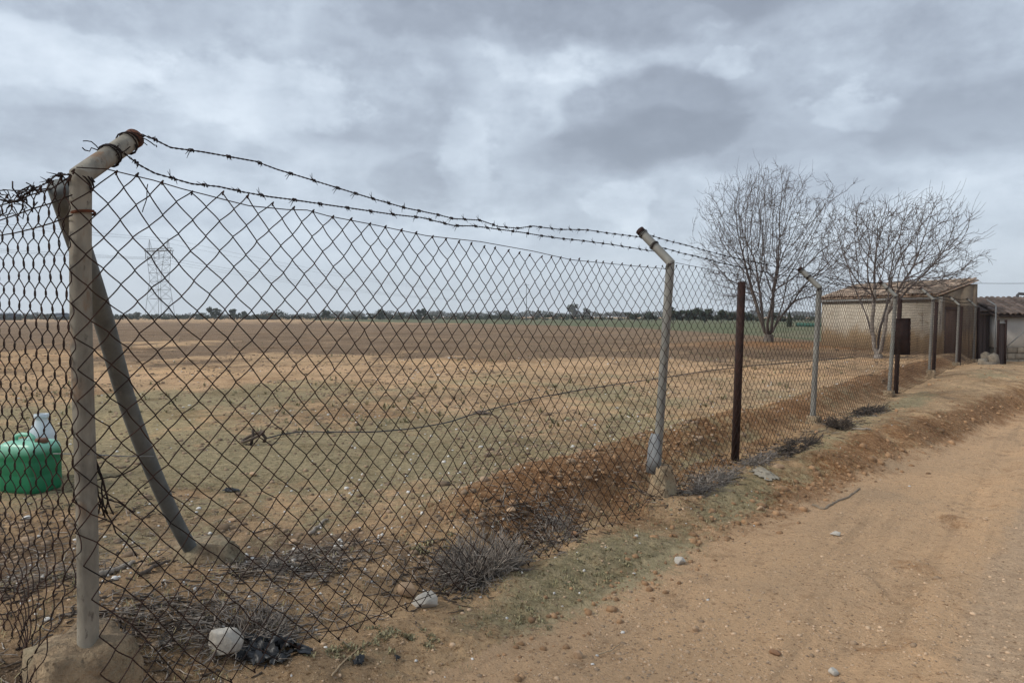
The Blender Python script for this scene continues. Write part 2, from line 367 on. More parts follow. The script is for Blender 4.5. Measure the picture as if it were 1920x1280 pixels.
M['doorwood'] = mat('old_door', (.135, .085, .06), (.10, .062, .045), 6, .9, 0, .4, 20, .004, stretch=(1, 1, .2))
M['tanwall'] = mat('tan_wall', (.36, .31, .24), (.30, .25, .2), 2, .95, 0, .4)
M['shed'] = mat('shed_metal', (.10, .12, .15), (.08, .09, .11), 2, .7, 0, 0)
M['brickred'] = mat('red_render', (.28, .15, .11), (.22, .12, .09), 1, .9, 0, 0)
M['greennet'] = mat('green_netting', (.035, .105, .075), (.03, .08, .06), 3, .8, 0, 0)
def clear_plastic():
    m = mat('clear_plastic', (.72, .78, .82), (.62, .70, .75), 10, .25, 0, .1, spec=.5)
    p = m.node_tree.nodes['Principled BSDF']; p.inputs['Transmission Weight'].default_value = .35; p.inputs['IOR'].default_value = 1.2
    return m
M['clear'] = clear_plastic()

# ground: soil tones mixed from the maps carried by the sheet, broken up by noise
def soil(name, track=False):
    m = bpy.data.materials.new(name); m.use_nodes = True; t = m.node_tree; p = t.nodes['Principled BSDF']; l = t.links.new
    p.inputs['Roughness'].default_value = .97; p.inputs['Specular IOR Level'].default_value = .12
    tcn = t.nodes.new('ShaderNodeTexCoord'); vec = tcn.outputs['Object']
    def noise(sc, det=5, r=.6, off=(0, 0, 0), stretch=None):
        mp = t.nodes.new('ShaderNodeMapping'); mp.inputs['Location'].default_value = off
        if stretch: mp.vector_type = 'TEXTURE'; mp.inputs['Rotation'].default_value = (0, 0, R(52)); mp.inputs['Scale'].default_value = stretch
        l(vec, mp.inputs[0])
        n = t.nodes.new('ShaderNodeTexNoise'); n.inputs['Scale'].default_value = sc; n.inputs['Detail'].default_value = det; n.inputs['Roughness'].default_value = r
        l(mp.outputs[0], n.inputs[0]); return n.outputs['Fac']
    def mth(op, a, b=None, c=None):
        n = t.nodes.new('ShaderNodeMath'); n.operation = op
        for i, v in enumerate((a, b, c)):
            if v is None: continue
            if isinstance(v, (int, float)): n.inputs[i].default_value = v
            else: l(v, n.inputs[i])
        return n.outputs[0]
    def mapr(f, a, b):
        n = t.nodes.new('ShaderNodeMapRange'); n.interpolation_type = 'SMOOTHSTEP'; n.inputs[1].default_value = a; n.inputs[2].default_value = b; l(f, n.inputs[0]); return n.outputs[0]
    def mix(f, a, b, mode='MIX'):
        n = t.nodes.new('ShaderNodeMixRGB'); n.blend_type = mode
        if isinstance(f, float): n.inputs[0].default_value = f
        else: l(f, n.inputs[0])
        for i, c in ((1, a), (2, b)):
            if isinstance(c, tuple): n.inputs[i].default_value = (*c, 1)
            else: l(c, n.inputs[i])
        return n.outputs[0]
    at_ = t.nodes.new('ShaderNodeAttribute'); at_.attribute_name = 'soilmap'
    sp = t.nodes.new('ShaderNodeSeparateColor'); l(at_.outputs['Color'], sp.inputs[0])
    moss, red, pale = sp.outputs; dark = at_.outputs['Alpha']
    nb, nm, nf, nff = noise(.55, 4), noise(2.6, 8, .7), noise(13, 8, .75), noise(60, 5, .7)
    strk = noise(2.2, 6, .62, (2, 7, 0), (9, .55, 1)) if track else noise(.55, 7, .68, (1, 4, 0), None)
    if track:
        c = mix(mapr(nb, .38, .62), (.585, .400, .250), (.535, .372, .238))
        c = mix(mapr(strk, .53, .74), c, (.42, .295, .19)); c = mix(mapr(noise(.8, 6, .7, (3, 9, 0)), .48, .66), c, (.50, .355, .232))
    else:
        c = mix(mapr(nm, .40, .60), (.560, .400, .250), (.430, .302, .188))
        c = mix(mapr(strk, .50, .66), c, (.285, .208, .136))
    brk = mth('MULTIPLY_ADD', nm, 1.5, mth('MULTIPLY_ADD', nf, 1.0, -1.25))
    def layer(c, mask, col, col2, k=1.0):
        gate = mapr(mask, .02, .16)
        f = mth('MULTIPLY', gate, mapr(mth('ADD', mask, mth('MULTIPLY', brk, k)), .22, .62))
        return mix(f, c, mix(mapr(nf, .42, .58), col, col2))
    c = layer(c, pale, *(((.53, .392, .272), (.46, .336, .232)) if track else ((.64, .455, .290), (.53, .365, .230))), .6)
    c = layer(c, dark, (.175, .128, .090), (.265, .192, .130), .7)
    c = layer(c, red, (.225, .122, .060), (.370, .225, .125), 1.1)
    c = layer(c, moss, (.290, .256, .160), (.425, .358, .232), 1.0)
    # grain: darker crumbs, hollows and pale grit
    def shade(c, f, a, b, k): return mix(mapr(f, a, b), c, mix(1.0, c, k, 'MULTIPLY'))
    if track:
        c = shade(c, nff, .58, .70, (.62, .58, .54)); c = shade(c, noise(27, 7, .78, (9, 1, 0)), .555, .65, (.52, .47, .42))
        c = shade(c, noise(44, 3, .55, (1, 6, 0)), .63, .70, (.42, .37, .33)); c = shade(c, noise(7, 7, .75, (3, 8, 0)), .53, .70, (.76, .73, .70)); c = shade(c, noise(18, 6, .72, (5, 8, 0)), .46, .36, (1.12, 1.11, 1.09))
    else:
        c = shade(c, nff, .54, .66, (.50, .46, .42)); c = shade(c, noise(27, 7, .78, (9, 1, 0)), .53, .63, (.48, .43, .38))
        c = shade(c, noise(7, 7, .75, (3, 8, 0)), .53, .69, (.70, .66, .61)); c = shade(c, noise(18, 6, .72, (5, 8, 0)), .50, .38, (1.20, 1.18, 1.14))
    if not track:
        c = shade(c, noise(.11, 7, .72, (4, 2, 0)), .50, .62, (.70, .66, .62)); c = shade(c, noise(.36, 7, .72, (7, 5, 0)), .52, .65, (.74, .70, .66)); c = shade(c, noise(1.2, 6, .7, (2, 5, 0)), .53, .67, (.78, .75, .71)); c = shade(c, noise(.2, 6, .7, (9, 9, 0)), .50, .40, (1.18, 1.15, 1.10))
    c = mix(mapr(noise(95, 3, .6, (3, 3, 0)), .64, .70), c, (.66, .56, .45))
    c = mix(1.0, c, (1.0, .95, .885) if not track else (1.0, .945, .875), 'MULTIPLY')
    l(c, p.inputs['Base Color'])
    if track: c0_ = noise(5.5, 3, .5, (6, 1, 0), (14, .5, 1))
    hgt = mth('MULTIPLY_ADD', nf, .7, mth('MULTIPLY_ADD', nff, .26, mth('MULTIPLY', noise(5, 5), .5)))
    if track: hgt = mth('MULTIPLY_ADD', c0_, .35, hgt)
    b = t.nodes.new('ShaderNodeBump'); b.inputs['Strength'].default_value = 1.0 if not track else .8; b.inputs['Distance'].default_value = .09
    l(hgt, b.inputs['Height']); l(b.outputs[0], p.inputs['Normal'])
    return m
M['soil'] = soil('field_soil'); M['track'] = soil('track_sand', True)
M['crop'] = mat('young_crop', (.070, .088, .034), (.115, .118, .056), .35, .95, 0, .6, 6, .1, extra=lambda t, c, noise, mapr, mix, tcn: mix(mapr(noise(.06, 3), .5, .66), c, (.17, .14, .085)))

# ------------------------------------------------------------------ ground sheet (polar grid, finer towards the camera)
def ground():
    fine = np.arange(-50, 50.01, .22); coarse = np.arange(50, 310, 4.0)[1:]
    ang = np.radians(np.concatenate([fine, coarse])); na = len(ang)
    rad = np.concatenate([np.geomspace(.3, 400, 740), np.geomspace(400, 1300, 26)[1:]]); nr = len(rad)
    A, Rr = np.meshgrid(ang, rad); X = (Rr * np.sin(A)).ravel(); Y = (Rr * np.cos(A)).ravel()
    X = np.append(X, 0.0); Y = np.append(Y, 0.0)
    Z = H(X, Y); V = np.stack([X, Y, Z], 1); s, t = st(X, Y)
    i = np.arange(nr - 1)[:, None] * na; j = np.arange(na)[None, :]; j2 = (j + 1) % na
    Q = np.stack([(i + j), (i + j2), (i + na + j2), (i + na + j)], -1).reshape(-1, 4)
    Q = Q[:, ::-1]
    tri = np.stack([np.full(na, len(X) - 1), (np.arange(na) + 1) % na, np.arange(na)], 1)
    # soil maps
    wv = fbm(X * .45, Y * .45, 4, 3) - .5; e = edge(s) + wv * .3
    inside = t < T0 - .2
    w2 = fbm(X * .16 + 3, Y * .10, 4, 9) - .5; w3 = fbm(X * 1.1, Y * .8, 4, 19) - .5
    yb = Y * (1 + .55 * wv + 1.0 * w2 + .35 * w3) + X * .22
    G = lambda v, c, w_: np.exp(-((v - c) / w_) ** 2)
    moss = .62 * G(np.log(np.maximum(yb, .1)), np.log(9.2), .38) * (X > -7 - wv * 4) * inside + .36 * G(np.log(np.maximum(yb, .1)), np.log(4.6), .3) * inside
    moss = moss + .85 * G(t, -2.25 + .1 * wv, .30) * sstep(2.2, 4, s) * (1 - sstep(13, 19, s)) * (t > T0 - .3) + .5 * (t > T0) * G(s, 22, 5) * G(t, -1.4, .7)
    moss = moss + .16 * G(s, 2.6, 1.2) * G(t, -2.35, .25)
    red = .80 * np.exp(-((t + 3.2) / .5) ** 2) * sstep(2.6, 4.4, s) * (1 - sstep(24, 32, s)) + .66 * G(t, e - .15, .40) * sstep(2.6, 6, s)
    red = red + .75 * np.exp(-(((X - 13) / 6) ** 2 + ((Y - 33) / 5) ** 2))
    red = red * np.where(t > e + .35, .15, 1)
    pale = .75 * G(np.log(np.maximum(yb, .1)), np.log(17.5), .17) * inside + .55 * G(np.log(np.maximum(yb, .1)), np.log(5.6), .12) * (X > -2) * inside + .3 * G(np.log(np.maximum(yb, .1)), np.log(26), .08) * inside
    dark = .92 * sstep(23, 29, yb) * (1 - sstep(110, 200, yb)) * inside + .50 * np.exp(-((t - T0 + .32) / .28) ** 2) * sstep(.42, .58, fbm(s * .9, t * .8, 4, 77))
    dark = dark + .30 * G(t, -.45, .22) * (fbm(s * .8, t * 2, 3, 78) > .5) * (t > e) + .28 * G(t, 1.1, .3) * (t > e)
    dark = dark + .5 * np.exp(-((X + 2.6) ** 2 + (Y - 4.2) ** 2) / 1.6) + .5 * np.exp(-((X + 1.25) ** 2 + (Y - 4.3) ** 2) / .35)
    moss = moss * (1 - .95 * np.clip(red * 1.6, 0, 1) * (t < T0)) + .22 * inside * sstep(5, 7, Y) * (1 - sstep(12, 17, Y))
    pch = sstep(.36, .60, fbm(X * .5 + 8, Y * .28, 5, 23)); pch2 = sstep(.38, .62, fbm(X * .9, Y * .5 + 4, 5, 29))
    moss = moss * np.where(inside, .55 + .9 * pch, .55 + .7 * pch2); dark = dark * np.where(inside, .55 + .65 * pch2, 1) + .32 * inside * (1 - pch) * sstep(3, 6, Y)
    pale = pale * (.5 + .7 * pch2)
    tl = t + .95 - .035 * s; ontr = (t > e)
    dark = np.where(ontr, .34 * G(tl, .02, .20) * sstep(.36, .70, fbm(s * 3.1, t * 4.6, 5, 78)) + .22 * G(tl, 1.5, .25) * pch2 + .25 * G(t, e + .35, .3) * pch2, dark)
    pale = np.where(ontr, .8 * sstep(.25, .6, tl + .25 * wv), pale)
    red = np.where(ontr, red + .30 * G(tl, .1, .25) * sstep(.38, .6, fbm(s * 2.2, t * 3.0, 5, 79)), red)
    col = np.clip(np.stack([moss, red, pale, dark], 1), 0, 1).astype(np.float32)
    # crop field east of this line
    cx = np.interp(Y, [0, 30, 38, 66, 110, 330, 5000], [60, 22, 18.5, 20.5, 16, -22, -22])
    fc = Q.mean(1); xc = X[Q].mean(1); yc = Y[Q].mean(1); sc, tcen = st(xc, yc)
    ec = edge(sc) + (fbm(xc * .9, yc * .9, 3, 40) - .5) * .35 - .02
    crop = (xc > np.interp(yc, [0, 30, 37, 55, 87, 111, 142, 181, 260, 5000], [900, 900, 18, 18.5, 15.5, 7.5, -6.4, -35, -78, -78])) & (yc > 37) & (tcen < -6) & (yc < 420)
    trk = (tcen > ec) & (tcen < ec + 4.6) & (sc > -40) & (sc < 120)
    def part(name, mask, m_, extra=None):
        q = Q[mask]; used = np.zeros(len(V), bool); used[q.ravel()] = True
        if extra is not None: used[extra.ravel()] = True
        idx = np.cumsum(used) - 1
        b = MB(); b.raw(V[used], idx[q])
        if extra is not None: b.raw(np.zeros((0, 3)), idx[extra] - 0) if False else b.f.append(idx[extra]) or b.m.append(np.zeros(len(extra), int))
        me = b.mesh(name, True)
        at_ = me.attributes.new('soilmap', 'FLOAT_COLOR', 'POINT'); at_.data.foreach_set('color', col[used].ravel())
        me.materials.append(m_); o = link(name, me); o['kind'] = 'structure'; return o
    part('ground', ~trk & ~crop, M['soil'])
    part('dirt_track', trk, M['track'], tri)
    part('crop_field', crop, M['crop'])
ground()

# ------------------------------------------------------------------ fence
fence = empty('chain_link_fence', (*xy(1.0, T0), 0.0), label='rusty chain link fence with bent posts and barbed wire along the dirt track', cat='fence')
bpy.context.view_layer.update()
FO = np.array(fence.location)
def fpart(b, name, m_, smooth=False, parent=None):
    b.v = [v - FO for v in b.v]
    return b.build(name, m_, parent or fence, smooth)
def P3(s, t, z): a = xy(s, t); return np.array([a[0], a[1], z])
INN = np.array([-N[0], -N[1], 0.]); UU = np.array([U[0], U[1], 0.]); ZZ = np.array([0, 0, 1.])
# tall bent posts: (photo x of the bend, height of bend, foot height, lean in x, radius)
POSTS = [(158, 1.975, .34, -.015, .0335), (1256, 1.95, .10, -.115, .036), (1535, 1.885, .03, -.07, .036), (1678, 1.89, -.09, -.10, .036),
         (1748, 1.915, -.10, -.06, .034), (1797, 1.84, -.1, -.05, .034), (1828, 1.86, -.2, -.03, .034)]
bends, tips, mids, feet, PS = [], [], [], [], []
for i, (px, hb, zf, lean, r) in enumerate(POSTS):
    s = s_of(px); PS.append(s); B = P3(s, T0, hb); Ft = np.array([B[0] + lean, B[1], zf - .12])
    if i == 0:
        d = (UU + INN) / math.sqrt(2) + np.array([.05, 0, 0]); d /= np.linalg.norm(d); d = d * math.cos(R(35)) + ZZ * math.sin(R(35)); ln = .385
    else:
        d = INN * math.cos(R(45)) + ZZ * math.sin(R(45)); ln = .39 + .02 * math.sin(i * 2.1)
    tip = B + d * ln
    if i == 0: tip = at(251, 260, 2.73); d = (tip - B) / np.linalg.norm(tip - B); ln = np.linalg.norm(tip - B)
    bends.append(B); tips.append(tip); mids.append(B + d * ln * .52); feet.append(Ft)
    b = MB(); ax = (B - Ft) / np.linalg.norm(B - Ft)
    pts = [Ft + (B - Ft) * k for k in np.linspace(0, .96, 14)]
    pts += [B - ax * .018, B, B + d * .018] + [B + d * ln * k for k in np.linspace(.15, 1, 8)]
    pts = np.array(pts)
    if i == 0: pts[:14, 0] += .006 * np.sin(np.linspace(0, 6, 14))
    rr = np.full(len(pts), r); rr[15] = r * 1.07
    b.tube(pts, rr, 20)
    po = fpart(b, 'post', M['post'] if i == 0 else M['galv'], True); po.data.set_sharp_from_angle(angle=R(27))
    # rusted mouth of the arm
    b = MB(); an = np.linspace(0, 2 * math.pi, 21)[:-1]
    pp = np.cross(d, ZZ); pp /= np.linalg.norm(pp); qq = np.cross(d, pp)
    ring = lambda c, rr: c + rr * (np.cos(an)[:, None] * pp + np.sin(an)[:, None] * qq)
    b.loft([ring(tip - d * .035, r + .0015), ring(tip + d * .004, r + .003), ring(tip + d * .006, r * .8), ring(tip - d * .01, r * .76)])
    fpart(b, 'rusty_rim', M['rust'] if i == 0 else M['dsteel'], True, po)
    # tie wire wound round the arm where the strands are fixed
    for c0, tn in ((mids[i], 3), (tip - d * .05, 2), (B - ax * .03, 3)):
        b = MB()
        k = np.linspace(0, tn * 2 * math.pi, tn * 14); dd = d if c0 is not B else ax
        wob = .006 * np.sin(k * 1.7 + i)
        b.tube(c0 + (k / (tn * 2 * math.pi) - .5)[:, None] * d * .03 + (r + .005 + wob * .4)[:, None] * (np.cos(k)[:, None] * pp + np.sin(k)[:, None] * qq), .003, 5)
        fpart(b, 'tie_wire', M['barb'], False, po)

def lumpy(b, c, w, d, h, top, seed, ax=None, n=18, rings=7, rough=.06):
    """frustum shaped lump of concrete or earth, foot sunk in the ground"""
    an = np.linspace(0, 2 * math.pi, n + 1)[:-1]; out = []
    for k in range(rings):
        f = k / (rings - 1); sc = 1 + (top - 1) * f ** .8
        rr = 1 + rough * (vnoise(np.cos(an) * 2.2 + 5 + seed, np.sin(an) * 2.2 + f * 3 + 5, seed) - .5) * 4
        sq = 1 / np.maximum(np.abs(np.cos(an)), np.abs(np.sin(an))) ** .55
        x = np.cos(an) * w / 2 * sc * rr * sq; y = np.sin(an) * d / 2 * sc * rr * sq
        z = np.full(n, h * f - .08 * (1 - f)) + rough * h * (vnoise(np.cos(an) * 3 + seed, np.sin(an) * 3, seed + 3) - .5) * 2 * f
        p = np.stack([x, y, z], 1)
        if ax is not None: p = p[:, :1] * ax[0] + p[:, 1:2] * ax[1] + p[:, 2:] * ZZ
        out.append(c + p)
    cen = out[-1].mean(0); out.append(cen + (out[-1] - cen) * .55 + np.array([0, 0, .012])); 
    return b.loft(out)
AX = (UU, INN)
for i, (w_, h_, tp, off) in enumerate([(.40, .27, .72, .05), (.34, .24, .45, -.06), (.26, .10, .7, -.02), (.3, .1, .7, 0), (.32, .2, .6, -.04), (.3, .1, .7, 0), (.3, .1, .7, 0)]):
    b = MB(); f = feet[i]; c = np.array([f[0], f[1], 0]) + INN * off; c[2] = HS(c[0], c[1]) - .02
    lumpy(b, c, w_, w_ * .9, h_ + .02, tp, 3 + i, AX, 24, 8, .09)
    fpart(b, 'footing', M['concrete'], True)
b = MB(); k = np.linspace(0, 2 * math.pi * 2, 40); c0 = at(156, 402, PS[0] * U[1] + T0 * N[1]); b.tube(np.stack([c0[0] + .0365 * np.cos(k), c0[1] + .0365 * np.sin(k), c0[2] + .004 * k / 6 + .004 * np.cos(k)], 1), .003, 5); fpart(b, 'rusty_ring', M['rust'])
# tin sleeve at the foot of the second post
b = MB(); f = feet[1]; z0 = HS(f[0], f[1]) + .17; cc = np.array([f[0] + .01, f[1], 0])
an = np.linspace(R(150), R(285), 9); o1 = []
for k, (zz, rr) in enumerate([(0, .088), (.12, .078), (.24, .068), (.30, .055), (.34, .043)]):
    outer = np.stack([cc[0] + rr * np.cos(an), cc[1] + rr * np.sin(an), np.full(9, z0 + zz + .012 * math.sin(k))], 1)
    inner = np.stack([cc[0] + (rr - .004) * np.cos(an[::-1]), cc[1] + (rr - .004) * np.sin(an[::-1]), np.full(9, z0 + zz + .012 * math.sin(k))], 1)
    o1.append(np.concatenate([outer, inner]))
b.loft(o1); tag(fpart(b, 'tin_sleeve', M['zinc'], False), 'pale sheet metal sleeve round the foot of the post')
# slim dark intermediate posts (angle section)
for px, ztop, lean in ((1388, 1.85, -.05), (1686, 1.84, -.05), (1755, 1.86, -.05), (1802, 1.8, -.04), (1834, 1.82, -.02)):
    s = s_of(px); Bt = P3(s, T0 + .02, ztop); z0 = HS(Bt[0] + lean, Bt[1]) - .08
    w_ = .064; th = .006; b = MB()
    prof = [(0, 0), (w_, 0), (w_, th), (th, th), (th, w_), (0, w_)]
    bot = [np.array([Bt[0] + lean, Bt[1], z0]) + np.array([1, 0, 0]) * (p - w_ / 2) + np.array([0, 1, 0]) * q for p, q in prof]
    top = [Bt + np.array([1, 0, 0]) * (p - w_ / 2) + np.array([0, 1, 0]) * q for p, q in prof]
    b.loft([bot, top]); fpart(b, 'steel_post', M['dsteel'])
# bowed brace pipe behind the corner post
bf = g(377, 1052); bt = at(113, 352, 2.62)
bp = [(113, 350), (147, 455), (184, 565), (206, 640), (232, 735), (262, 822), (296, 905), (332, 985), (368, 1046), (380, 1075)]
bd = np.interp([q[1] for q in bp], [350, 1075], [2.60, bf[1] + .02])
path = np.array([at(q[0], q[1], d_) for q, d_ in zip(bp, bd)]); k = np.linspace(0, len(bp) - 1, 40)
path = np.stack([np.interp(k, range(len(bp)), path[:, a_]) for a_ in range(3)], 1)
for _ in range(4): path[1:-1] = .25 * path[:-2] + .5 * path[1:-1] + .25 * path[2:]
b = MB(); b.tube(path, np.linspace(.043, .038, 40), 18); tag(fpart(b, 'brace_pipe', M['brace'], True), 'dark bowed pipe propping the corner post')
b = MB(); lumpy(b, np.array([bf[0] + .0, bf[1] + .0, HS(bf[0], bf[1]) - .06]), .50, .36, .17, .7, 31, None, 22, 8, .12); fpart(b, 'footing', M['concrete'], True)
# string between corner post and brace
a0 = at(100, 850, 2.55); a1 = at(165, 851, 2.39); a2 = at(288, 855, 3.1)
b = MB(); b.tube(np.array([a0, a1, .5 * (a1 + a2) + [0, 0, -.004], a2]), .0022, 5); fpart(b, 'string', M['zinc'])
# frayed wire hanging at the corner post
b = MB()
for q in range(7):
    p = at(168 + rng.uniform(-3, 6), 815 + rng.uniform(0, 20), 2.44); pts = [p]
    for j in range(9):
        p = p + np.array([rng.normal(.003, .008), rng.normal(.004, .006), -.03]); pts.append(p)
    b.tube(np.array(pts), .0028, 5)
for q in range(3):
    p = at(180, 900 + 20 * q, 2.46); pts = [p]
    for j in range(7):
        p = p + np.array([.016 + rng.normal(0, .008), .01, rng.normal(.012 - .02 * q, .012)]); pts.append(p)
    b.tube(np.array(pts), .0025, 5)
fpart(b, 'loose_wire', M['barb'])

ROWS = 34      # half rows of diamonds
WR = .0023
def mesh_panel(S, tfun, ztop, zbot, pt, r=WR, sides=5, wob=.02, seed=0, sub=4, rnd=.25, over=.06, dep=.004):
    """chain link between columns S (every knuckle); pt(s, off, z) gives the point"""
    Sh = np.interp(np.arange(0, len(S) - .5, .5), np.arange(len(S)), S); nc = len(Sh)
    c, j = np.meshgrid(np.arange(nc), np.arange(ROWS + 1), indexing='ij')
    r2 = np.random.default_rng(seed)
    Sm = Sh.copy()
    for _ in range(60): Sm[1:-1] = .25 * Sm[:-2] + .5 * Sm[1:-1] + .25 * Sm[2:]
    wt = np.exp(-j / 2.5)
    s = Sh[c] * wt + Sm[c] * (1 - wt) + r2.normal(0, .0030, c.shape) + .012 * np.sin(j * .45 + Sh[c] * 2.1)
    f = j / ROWS
    zt = ztop(s); zb = zbot(s)
    z = zt + (zb - zt) * f + r2.normal(0, .0032, c.shape)
    off = tfun(s, f) + wob * (vnoise(s * 1.7 + seed, f * 4, seed) - .5) * 2 * np.sin(np.clip(f, 0, 1) * math.pi * .9 + .2)
    P = pt(s, off, z)
    A, B_ = [], []
    uu = np.linspace(0, 1, sub + 1)
    for k in range(nc - 1):
        side = (np.arange(ROWS + 1) + k) % 2            # 0 -> column k, 1 -> column k+1
        jj = np.arange(ROWS + 1); pl = P[k, jj]; pr = P[k + 1, jj]
        nrm = NRM(P, k)
        for j0 in range(ROWS):
            w_ = (1 - rnd) * (1 - 2 * uu) + rnd * np.cos(math.pi * uu)
            w_ = w_ * (1 + over) * (1 if side[j0] == 0 else -1)      # +1 at column k, -1 at column k+1
            l_ = pl[j0] + (pl[j0 + 1] - pl[j0]) * uu[:, None]; r_ = pr[j0] + (pr[j0 + 1] - pr[j0]) * uu[:, None]
            q = .5 * (l_ + r_) + .5 * (l_ - r_) * w_[:, None] + nrm * (dep * np.sin(math.pi * uu) * (1 if (j0 + k) % 2 else -1))[:, None]
            A.append(q[:-1]); B_.append(q[1:])
    b = MB(); A = np.concatenate(A); B_ = np.concatenate(B_)
    b.segs(A, B_, r, r, sides)
    # knuckles at the selvedges
    for c0 in range(0, nc, 2):
        for jr, dz in ((0, 1), (ROWS, -1)):
            if jr == ROWS and (ROWS % 2): continue
            p = P[c0, jr]; b.segs([p + [0, 0, -.012 * dz], p + [.006, 0, .004 * dz]], [p + [.006, 0, .006 * dz], p + [-.005, 0, -.004 * dz]], r * 1.35, r * 1.2, 5)
    return b, P
def NRM(P, k):
    d = P[k + 1, 0] - P[k, 0]; n = np.array([d[1], -d[0], 0]); return n / max(np.linalg.norm(n), 1e-9)
knux = [157, 205, 248, 294, 350, 408, 457, 501, 542, 578, 617, 652, 685, 715, 743, 771, 800, 826, 849, 872, 896, 916, 941, 960, 980, 1002, 1021, 1038, 1056, 1073, 1090, 1106, 1119, 1137, 1156, 1173, 1190, 1205, 1220, 1233, 1247, 1259]
cols0 = np.array([s_of(p) for p in knux]); cols0[0] = PS[0] - .05
zp_s = np.array(PS); zp_z = np.array([p[1] for p in POSTS]) - .02
def on_fence(px, py, off=.046):
    k = (px - 960) / F; t_ = T0 + off; s_ = (k * t_ * N[1] - t_ * N[0]) / (U[0] - k * U[1]); y_ = s_ * U[1] + t_ * N[1]
    return s_, at(px, py, y_)[2]
top_px = [(150, 322), (205, 322), (248, 322), (292, 336), (350, 356), (411, 360), (457, 368), (501, 378), (542, 387), (578, 394), (617, 404), (652, 409), (685, 417), (715, 424), (743, 430), (800, 441), (872, 455), (960, 470), (1056, 484), (1156, 493), (1247, 499)]
ts_, tz_ = np.array([on_fence(*q) for q in top_px]).T
def ztop_main(s):
    z = np.interp(s, zp_s, zp_z)
    return np.where(s < ts_[-1], np.interp(s, ts_, tz_), z - .004 * np.sin(s * 6))
def zbot_main(s): x, y = xy(s, np.full_like(s, T0 + .05)); return H(x, y) + .012 + .02 * (vnoise(s * 2.3, s * 0, 4))
def pt_main(s, off, z): x, y = xy(s, T0 + .046 + off); return np.stack([x, y, z], -1)
flat = lambda s, f: s * 0
bulge = lambda s, f: .17 * np.exp(-((s - PS[0]) / .34) ** 2) * sstep(.62, .95, f)
bays = [cols0]
for i in range(1, len(PS) - 1):
    n_ = max(8, int(round((PS[i + 1] - PS[i]) / .127))); bays.append(np.linspace(PS[i] + (.02 if i == 1 else 0), PS[i + 1], n_))
for i, cs in enumerate(bays):
    b, P = mesh_panel(cs, bulge if i == 0 else flat, ztop_main, zbot_main, pt_main, WR if i == 0 else WR * 1.0, 6 if i == 0 else 4, .02 if i else .012, 10 + i, 6 if i == 0 else (4 if i < 3 else 2), .10 if i == 0 else .40, .03 if i == 0 else .08, .003)
    fpart(b, 'mesh_panel', M['wire'])
# side run of the fence, turning away to the left at the corner
zsb = lambda q: None
def pt_side(q, off, z):   # q = distance from the corner
    x, y = xy(PS[0] - .05 - off, T0 + .046 - q); return np.stack([x, y, z], -1)
def zb_side(q): x, y = xy(PS[0] - .05, T0 + .046 - q); return H(x, y) - .02 - .04 * np.exp(-q)
side_cols = np.concatenate([[0, .07, .15], np.arange(.25, 7.0, .112)])
b, P = mesh_panel(side_cols, lambda q, f: .17 * np.exp(-(q / .34) ** 2) * sstep(.62, .95, f), lambda q: 1.955 + .02 * np.sin(q * 5) - .03 * np.exp(-((q - .35) / .2) ** 2), zb_side, pt_side, WR * .88, 6, .012, 55, 7, .42, .10, .007)
fpart(b, 'mesh_panel', M['wire'])
for q in (4.6,):
    p = pt_side(np.array([q]), np.array([-.05]), np.array([0.]))[0]; b = MB(); zf = HS(p[0], p[1])
    dd = UU * .7 + ZZ * .7
    b.tube(np.array([p + [0, 0, zf - .1], p + [0, 0, 1.0], p + [0, 0, 1.9], p + [0, 0, 1.93] + dd * .02, p + [0, 0, 1.93] + dd * .4]), .036, 16); fpart(b, 'post', M['galv'], True)

# line wires
def strand(pts, r): b = MB(); b.tube(np.array(pts), r, 5); return b
def sagline(A, B, n, sag, jit, seed):
    r2 = np.random.default_rng(seed); k = np.linspace(0, 1, n); p = A + (B - A) * k[:, None]; p[:, 2] -= sag * 4 * k * (1 - k)
    j = np.cumsum(r2.normal(0, 1, (n, 3)), 0); j -= j[0] + (j[-1] - j[0]) * k[:, None]; return p + j * jit
for i in range(len(PS) - 1):
    A = bends[i] + np.array([0, 0, -.005]) + np.array([N[0], N[1], 0]) * .045; B = bends[i + 1] + np.array([0, 0, -.02]) + np.array([N[0], N[1], 0]) * .045
    if i == 0:
        lw = [(150, 314), (205, 317), (250, 328), (292, 338), (345, 354), (392, 366), (430, 376), (470, 386), (540, 393), (578, 394), (617, 405), (700, 421), (800, 442), (900, 453), (1000, 471), (1070, 487), (1160, 496), (1256, 505)]
        q_ = [on_fence(*p_, .05) for p_ in lw]; fpart(strand([P3(a_, T0 + .05, z_) for a_, z_ in q_], .0022), 'tension_wire', M['wire']); continue
    fpart(strand(sagline(A, B, 24, .012, .0012, i), .0022), 'tension_wire', M['wire'])
# bottom line wire of the first bay
ss = np.linspace(PS[0] + .9, PS[1] - .1, 30); zz = zbot_main(ss) + .07 + .03 * np.sin(ss * 2)
fpart(strand(pt_main(ss, ss * 0 + .006, zz), .0022), 'tension_wire', M['wire'])
for z0, sd_ in ((1.955, 3), (1.90, 4), (1.835, 5)):
    q = np.linspace(0, 7, 40); z = z0 - .025 * np.sin(np.clip(q / 1.2, 0, 1) * 3.1) + np.random.default_rng(sd_).normal(0, .003, 40)
    fpart(strand(pt_side(q, q * 0 - .004, z), .0026), 'tension_wire', M['barb'])

